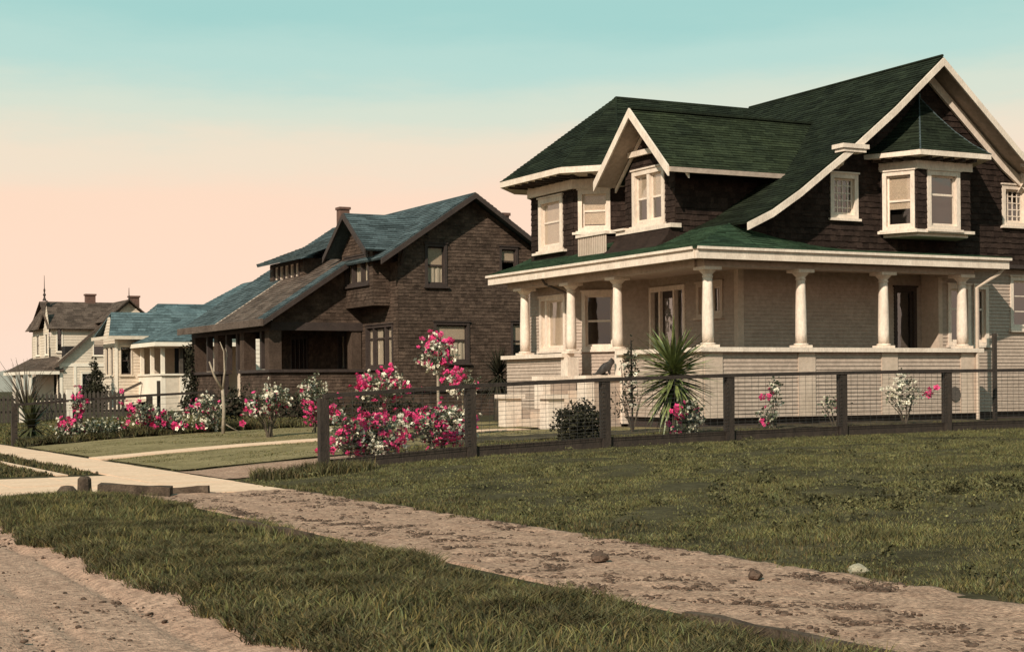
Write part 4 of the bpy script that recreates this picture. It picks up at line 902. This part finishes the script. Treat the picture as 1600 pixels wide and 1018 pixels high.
# shrubs
def shrub(name, label, loc, blobs, n, m, size, cat='shrub'):
    o = empty(name, (*loc, g1(*loc)), label, cat); P = []; tot = sum(b[3]*b[4]*b[5] for b in blobs); st = MB()
    for b in blobs:
        P.append(blob(int(n*b[3]*b[4]*b[5]/tot), b[:3], b[3:6], .3, random.uniform(0, 6)))
        st.tube([(0, 0, -.05), (b[0]*.5, b[1]*.5, b[2]*.5), b[:3]], [.03, .02, .008], 5)
    link('foliage', leaves(np.concatenate(P), size, m, 'foliage'), o)['kind'] = 'stuff'; st.build('stems', 'stem').parent = o
    return o
shrub('shrub', 'dark rounded shrub behind the fence in front of the entrance steps', (15.2, 26.2), [(0, 0, .4, .45, .45, .38), (.3, .2, .35, .35, .35, .35), (-.25, 0, .3, .3, .3, .28)], 2600, 'dark_leaf', .04)
shrub('conifer', 'small dark columnar conifer in front of the farthest house', (17.6, 75.8), [(0, 0, .8, .6, .6, .7), (.1, 0, 1.6, .35, .35, .5), (0, 0, 2.2, .2, .2, .35)], 2600, 'dark_leaf', .07, 'conifer')
shrub('vine', 'dark vine covering the left pier of the brown porch', (17.45, 59.3), [(0, .1, 1.3, .25, .4, .9), (0, .2, 2.3, .2, .3, .6), (-.1, 0, .5, .35, .45, .5)], 1500, 'dark_leaf', .06, 'vine')
shrub('hedge', 'dark low shrubs under the wall of the brown house', (19.6, 46.2), [(-2.5, 0, .4, 1.2, .5, .5), (0, 0, .35, 1.4, .5, .45), (-4.6, .3, .45, 1.2, .5, .5)], 3000, 'dark_leaf', .06, 'hedge')
# pruned bare tree and a bare shrub
def bare(name, label, loc, segs, m):
    o = empty(name, (*loc, g1(*loc)), label, 'tree'); MB_ = MB().tube(*segs[0], 7); MB_.build('trunk', m, None, True).parent = o
    for p, r in segs[1:]: MB().tube(p, r, 5).build('branch', m, None, True).parent = o
bare('bare_tree', 'bare pruned sapling with pale forked trunk before the brown porch', (12.35, 39.3),
     [([(0, 0, -.1), (.03, 0, .6), (0, 0, 1.15)], [.05, .045, .04]), ([(0, 0, 1.12), (-.22, 0, 1.5), (-.34, 0, 1.85)], [.038, .03, .02]), ([(0, 0, 1.12), (.06, 0, 1.6), (.04, 0, 2.1), (-.06, 0, 2.35)], [.032, .026, .018, .008]),
      ([(.04, 0, 1.7), (.16, .1, 2.0), (.12, .1, 2.2)], [.015, .01, .006]), ([(0, 0, .3), (.25, 0, .15), (.6, 0, -.02)], [.02, .014, .01])], 'pale_stem')
sg = [([(0, 0, -.1), (0, 0, .5)], [.07, .06])]
for k in range(46):
    a = random.uniform(0, 6.28); r = random.uniform(.3, 1.2); z = random.uniform(1.2, 2.4)
    sg.append(([(0, 0, .4), (math.cos(a)*r*.5, math.sin(a)*r*.5, .4+(z-.4)*.6), (math.cos(a)*r, math.sin(a)*r, z)], [.018, .012, .004]))
bare('bare_shrub', 'leafless twiggy fruit tree at far left before the farthest house porch', (11.2, 58.6), sg, 'stem')

# ------------------------------------------------------------------ statue on the step wall
def skinned(name, pts, edges, rad, m, loc, rot, label, cat):
    me = bpy.data.meshes.new(name); me.from_pydata(pts, edges, []); o = link(name, me)
    md = o.modifiers.new('skin', 'SKIN'); sv = me.skin_vertices[0].data
    for i, r in enumerate(rad): sv[i].radius = (r, r)
    sv[0].use_root = True; o.modifiers.new('sub', 'SUBSURF').levels = 2; o.modifiers['sub'].render_levels = 2
    me.materials.append(M[m]); o.location = loc; o.rotation_euler = rot; return tag(o, label, cat)
pts = [(-.10, 0, .12), (-.02, 0, .19), (.07, 0, .23), (.13, 0, .29), (.17, 0, .34), (.24, 0, .31), (.15, .035, .42), (.15, -.035, .42),
       (-.06, .07, .08), (.0, .08, .035), (.07, .08, .025), (-.06, -.07, .08), (.0, -.08, .035), (.07, -.08, .025),
       (.10, .045, .12), (.12, .045, .02), (.10, -.045, .12), (.12, -.045, .02), (-.2, 0, .04), (-.3, 0, .03)]
edges = [(0, 1), (1, 2), (2, 3), (3, 4), (4, 5), (4, 6), (4, 7), (0, 8), (8, 9), (9, 10), (0, 11), (11, 12), (12, 13), (2, 14), (14, 15), (2, 16), (16, 17), (0, 18), (18, 19)]
rad = [.11, .115, .095, .065, .062, .03, .014, .014, .06, .03, .022, .06, .03, .022, .036, .024, .036, .024, .03, .015]
skinned('animal_statue', pts, edges, rad, 'statue', (19.68, 32.72, 1.655), (0, 0, R(-28)), 'dark seated dog figure on the pale wall beside the entrance steps', 'statue')

# ------------------------------------------------------------------ timbers, clods and stones by the path
def thing(mb, name, m, label, cat, group=None): return tag(mb.build(name, m), label, cat, group)
def rough_box(cx, cy, cz, lx, ly, lz, rot, tilt=0):
    mb = MB(); n = 6; mat_ = Matrix.Translation((cx, cy, cz)) @ Matrix.Rotation(rot, 4, 'Z') @ Matrix.Rotation(tilt, 4, 'Y'); vs = []
    for i in range(n+1):
        for a, b in ((-1, -1), (1, -1), (1, 1), (-1, 1)):
            vs.append(mat_ @ Vector((lx*(i/n-.5), a*ly/2+random.uniform(-.008, .008), b*lz/2+random.uniform(-.01, .01))))
    fs = [(0, 3, 2, 1), tuple(n*4+k for k in range(4))]+[(i*4+k, i*4+(k+1) % 4, i*4+4+(k+1) % 4, i*4+4+k) for i in range(n) for k in range(4)]
    return mb.add(vs, fs)
thing(rough_box(5.45, 21.2, .05, .95, .26, .2, R(-24), R(3)), 'timber_block', 'timber', 'squared timber block lying at the end of the grass verge', 'timber')
thing(rough_box(6.05, 21.3, .045, .9, .07, .10, R(-38), R(-3)), 'timber_board', 'timber', 'thin dark board lying beside the concrete crossing', 'board')
thing(MB().lathe([(.11, -.05), (.095, .1), (.09, .24), (.06, .27)], (4.85, 21.5, 0), 10), 'stump', 'timber', 'short upright timber stump at the far end of the grass verge', 'stump')
thing(MB().lathe([(.17, -.05), (.15, .07), (.08, .15), (.02, .16)], (4.62, 21.5, 0), 10), 'stump', 'timber', 'low rounded stump left of the upright stump', 'stump')
thing(rough_box(5.36, 7.0, .0, 1.9, .06, .16, R(92)), 'edging_board', 'timber', 'timber edging board half buried along the path at the bottom right', 'board')
thing(rough_box(5.0, 14.5, .045, 2.0, .05, .16, R(93.5)), 'edging_board', 'timber', 'old edging board showing through the grass along the verge', 'board')
def rock(name, m, label, cat, x, y, r, sq=.7, zz=0):
    bm = bmesh.new(); bmesh.ops.create_icosphere(bm, subdivisions=2, radius=r)
    for v in bm.verts:
        k = 1+.35*mnoise.noise(v.co*(1.6/r)+Vector((x*3, y*3, 0))); v.co = Vector((v.co.x*k, v.co.y*k, v.co.z*k*sq))
    me = bpy.data.meshes.new(name); bm.to_mesh(me); bm.free(); me.materials.append(M[m]); o = link(name, me); o.location = (x, y, g1(x, y)+r*sq*.4+zz); return tag(o, label, cat)
rock('pale_stone', 'stone', 'pale rounded stone at the grass edge of the path at right', 'stone', 7.85, 9.4, .075)
rock('dirt_clod', 'clod', 'large dark clod of earth in the middle of the dirt path', 'clod', 6.55, 11.0, .075, .6, .03)
rock('dirt_clod', 'clod', 'dark clod of earth on the path near the pale stone', 'clod', 6.9, 9.4, .055, .7, .03)
# loose clods over the footpath and pebbles on the road
ico = bmesh.new(); bmesh.ops.create_icosphere(ico, subdivisions=1, radius=1); ICV = np.array([v.co[:] for v in ico.verts]); ICF = np.array([[v.index for v in f.verts] for f in ico.faces]); ico.free()
def scatter(name, n, xr, yr, sz, m, dens=None):
    V = []; Fc = []; k = 0
    while k < n:
        x, y = random.uniform(*xr), random.uniform(*yr)
        if dens and random.random() > dens(x, y): continue
        s = min(sz*random.lognormvariate(0, .6)*.5, sz*2.2); sc3 = np.array([s*random.uniform(.8, 1.5), s*random.uniform(.8, 1.5), s*random.uniform(.45, .8)])
        v = ICV*rng.uniform(.75, 1.25, (12, 1))*sc3; a = random.uniform(0, 6.28); c, d = math.cos(a), math.sin(a)
        V.append(np.stack([v[:, 0]*c-v[:, 1]*d+x, v[:, 0]*d+v[:, 1]*c+y, v[:, 2]+g1(x, y)+.006+s*.2], -1)); Fc.append(ICF+12*k); k += 1
    return link(name, to_mesh(name, np.concatenate(V), np.concatenate(Fc), np.ones((12*n, 1)), m))
pd = lambda x, y: max(.03, min(1, .22+1.8*nz(x*1.5, y*.8, .9, 40.)))
tag(scatter('clods', 19000, (5.5, 7.65), (5, 21), .0125, 'clod', pd), 'loose dark crumbs of earth strewn over the dirt footpath', 'gravel', kind='stuff')
tag(scatter('pebbles', 5000, (-1, 3.2), (5, 24), .011, 'clod', pd), 'small pebbles and debris scattered over the dirt road', 'gravel', kind='stuff')

# ------------------------------------------------------------------ grass
def grass(name, pts, h, m, label, w=.006, lean=.5, hv=(.5, 1.35), tv=(.5, 1.5), one=False):
    x, y, hh = pts; n = len(x); a = rng.uniform(0, 2*np.pi, n); H_ = h*hh*rng.uniform(*hv, n); ln = lean*H_*rng.uniform(.2, 1.3, n)
    b = rng.uniform(0, 2*np.pi, n); z = gz(x, y)-.01; ww = w*rng.uniform(.7, 1.5, n)
    P0 = np.stack([x-np.cos(a)*ww, y-np.sin(a)*ww, z], -1); P1 = np.stack([x+np.cos(a)*ww, y+np.sin(a)*ww, z], -1)
    mx_, my = x+np.cos(b)*ln*.35, y+np.sin(b)*ln*.35
    P2 = np.stack([mx_+np.cos(a)*ww*.8, my+np.sin(a)*ww*.8, z+H_*.6], -1); P3 = np.stack([mx_-np.cos(a)*ww*.8, my-np.sin(a)*ww*.8, z+H_*.6], -1)
    P4 = np.stack([x+np.cos(b)*ln, y+np.sin(b)*ln, z+H_*.95], -1)
    if one:
        V = np.stack([P0, P1, P4], 1).reshape(-1, 3); i = np.arange(n)*3; tn = rng.uniform(*tv, n)[:, None]*np.stack([rng.uniform(.85, 1.25, n), np.ones(n), rng.uniform(.8, 1.2, n)], -1)
        return tag(link(name, to_mesh(name, V, np.stack([i, i+1, i+2], -1), np.repeat(tn, 3, 0), m)), label, 'grass', kind='stuff')
    V = np.stack([P0, P1, P2, P3, P4], 1).reshape(-1, 3); i = np.arange(n)*5
    fa = np.concatenate([np.stack([i, i+1, i+2], -1), np.stack([i, i+2, i+3], -1), np.stack([i+3, i+2, i+4], -1)])
    tone = np.repeat(rng.uniform(*tv, n), 5)[:, None]*np.tile(np.array([1, 1, 1, 1, 1.]), n)[:, None]
    col3 = tone*np.repeat(np.stack([rng.uniform(.85, 1.3, n), np.ones(n), rng.uniform(.8, 1.2, n)], -1), 5, 0)
    return tag(link(name, to_mesh(name, V, fa, col3, m)), label, 'grass', kind='stuff')
def field(n, xr, yr, keep, s=.8, seed=0., lo=.35, clumps=.6, cs=.05):
    nc = n//14; cx = rng.uniform(*xr, nc); cy = rng.uniform(*yr, nc); ci = rng.integers(0, nc, int(n*clumps))
    x = np.concatenate([rng.uniform(*xr, n-len(ci)), cx[ci]+rng.normal(0, cs, len(ci))]); y = np.concatenate([rng.uniform(*yr, n-len(ci)), cy[ci]+rng.normal(0, cs, len(ci))])
    k = keep(x, y); x, y = x[k], y[k]
    g = .5+.5*np.sin(x*1.3*s+2*np.sin(y*.7*s+seed))*np.sin(y*1.1*s+1.7*np.sin(x*.9*s+seed*2)); g2 = .5+.5*np.sin(x*4.1*s+3*np.sin(y*2.3*s))*np.sin(y*3.7*s+seed)
    ed_ = 1.
    hh = lo+(1-lo)*(.55*g+.45*g2)**1.3*1.25
    k = rng.uniform(0, 1, len(x)) < .45+.55*g2; return x[k], y[k], hh[k]
wv = lambda y, a=.10: a*np.sin(y*1.9)+a*.7*np.sin(y*4.7+1)+a*.5*np.sin(y*11+2)
kl = lambda x, y: (x > 7.64+wv(y, .07)) & (x < 1.10*y+2.2) & (y < 23.85) & (rng.uniform(0, 1, len(x)) < np.clip(13/np.hypot(x, y), .3, 1))
grass('lot_grass', field(1250000, (7.3, 26), (5.5, 23.9), kl, .8, 1., .35, cs=.035), .058, 'grass', 'rough olive green grass of the vacant lot before the fence', .0042, 1.1, tv=(.4, 1.7), one=True)
lx, ly, lh = field(70000, (7.3, 26), (5.5, 23.9), kl, .8, 1., .3, .9, .05)
wd = np.sin(lx*1.7+2*np.sin(ly*.9))*np.sin(ly*1.4+1.3) > .1
wo_ = leaves(np.stack([lx[wd], ly[wd], gz(lx[wd], ly[wd])+rng.uniform(.01, .07, wd.sum())], -1), .014, 'grass', 'lot_weeds', .7, (.4, 1.5))
tag(link('lot_weeds', wo_), 'small broad leaved weeds growing in patches among the lot grass', 'weeds', kind='stuff')
dk = []
for k in range(190):
    a, r = random.uniform(0, 6.28), random.gauss(0, 1)
    cx, cy = (11.5+2.6*r*math.cos(a)+1.2*random.gauss(0, 1), 12.8+1.5*r*math.sin(a)) if k < 80 else (random.uniform(7.9, 20), random.uniform(8, 23.5))
    if cx < 7.8 or cy > 23.5: continue
    n = random.randint(14, 44); sg_ = random.uniform(.03, .09)
    px_, py_ = cx+rng.normal(0, sg_, n), cy+rng.normal(0, sg_, n)
    dk.append(np.stack([px_, py_, gz(px_, py_)+rng.uniform(.015, .09, n)], -1))
tag(link('dark_weeds', leaves(np.concatenate(dk), .022, 'grass_dark', 'dark_weeds', .6, (.35, 1.5))), 'dark leafy weed clumps dotted over the vacant lot', 'weeds', kind='stuff')
kt = lambda x, y: (x > 7.6+wv(y)) & (x < 8.3+wv(y, .3)) & (y < 22)
grass('path_edge_grass', field(26000, (7.3, 9), (5.5, 22), kt, 1, 2., .4), .065, 'grass_dark', 'taller dark grass fringing the footpath', .007)
kv = lambda x, y: (x > 2.97+wv(y, .05)+.16*rng.uniform(0, 1, len(x))**2) & (x < 5.22+wv(y+2, .07)-.12*rng.uniform(0, 1, len(x))**2) & (y < 21.25+.3*np.sin(x*5)+.25*rng.uniform(0, 1, len(x)))
grass('verge_grass', field(420000, (2.7, 5.7), (5.2, 21.8), kv, 1.1, 4., .3), .10, 'grass_dark', 'long tangled grass of the verge between road and footpath', .0040, 1.2, tv=(.35, 1.7))
grass('verge_tips', field(60000, (2.8, 5.7), (4.5, 21.8), kv, 1.3, 5., .4), .125, 'grass', 'paler seed stalks standing in the verge grass', .004, .8)
kp = lambda x, y: ((x-8.9)**2/1.1+(y-23.6)**2/.35 < 1)
grass('tuft', field(9000, (7.6, 10.2), (22.8, 24.4), kp, 1.5, 6., .5), .22, 'grass_dark', 'grass tuft around the corner fence post', .006, .7)
km = lambda x, y: ((y > 27.2) & (y < 32.35) | (y > 33.55) & (y < 40.9)) & (x > 7.75) & (x < 19.9)
grass('lawn_grass', field(90000, (7.7, 20), (27.2, 40.9), km, .6, 7., .5), .05, 'grass', 'short mown grass of the front lawn', .009, .6)
kr = lambda x, y: (y > 24.1) & (y < 27.4) & (x > 11.5+.5*np.sin(y*3))
grass('side_grass', field(90000, (11, 28), (24.1, 27.4), kr, .8, 8., .4), .10, 'grass', 'grass strip between the fence and the pale porch', .008)
ks = lambda x, y: ((x > 5.85) & (x < 6.35) & (y > 27)) | ((x > 3.6) & (x < 5.6) & (y > 27))
grass('kerb_grass', field(60000, (3.5, 6.4), (27, 60), ks, 1, 9., .4), .10, 'grass_dark', 'weedy grass of the planting strips beside the sidewalk', .010)
kb_ = lambda x, y: (x > 7.75) & (x < 20)
grass('bed_plants', field(46000, (7.75, 16), (41.0, 43.2), kb_, 1.2, 10., .4), .26, 'grass_dark', 'dense low plants filling the flower bed along the garden fence', .012, .8)
grass('garden_grass', field(50000, (7.75, 20), (43.2, 60), kb_, .8, 11., .4), .12, 'grass', 'grass of the garden beyond the low fence', .014, .7)
print('script done', len(bpy.data.objects))
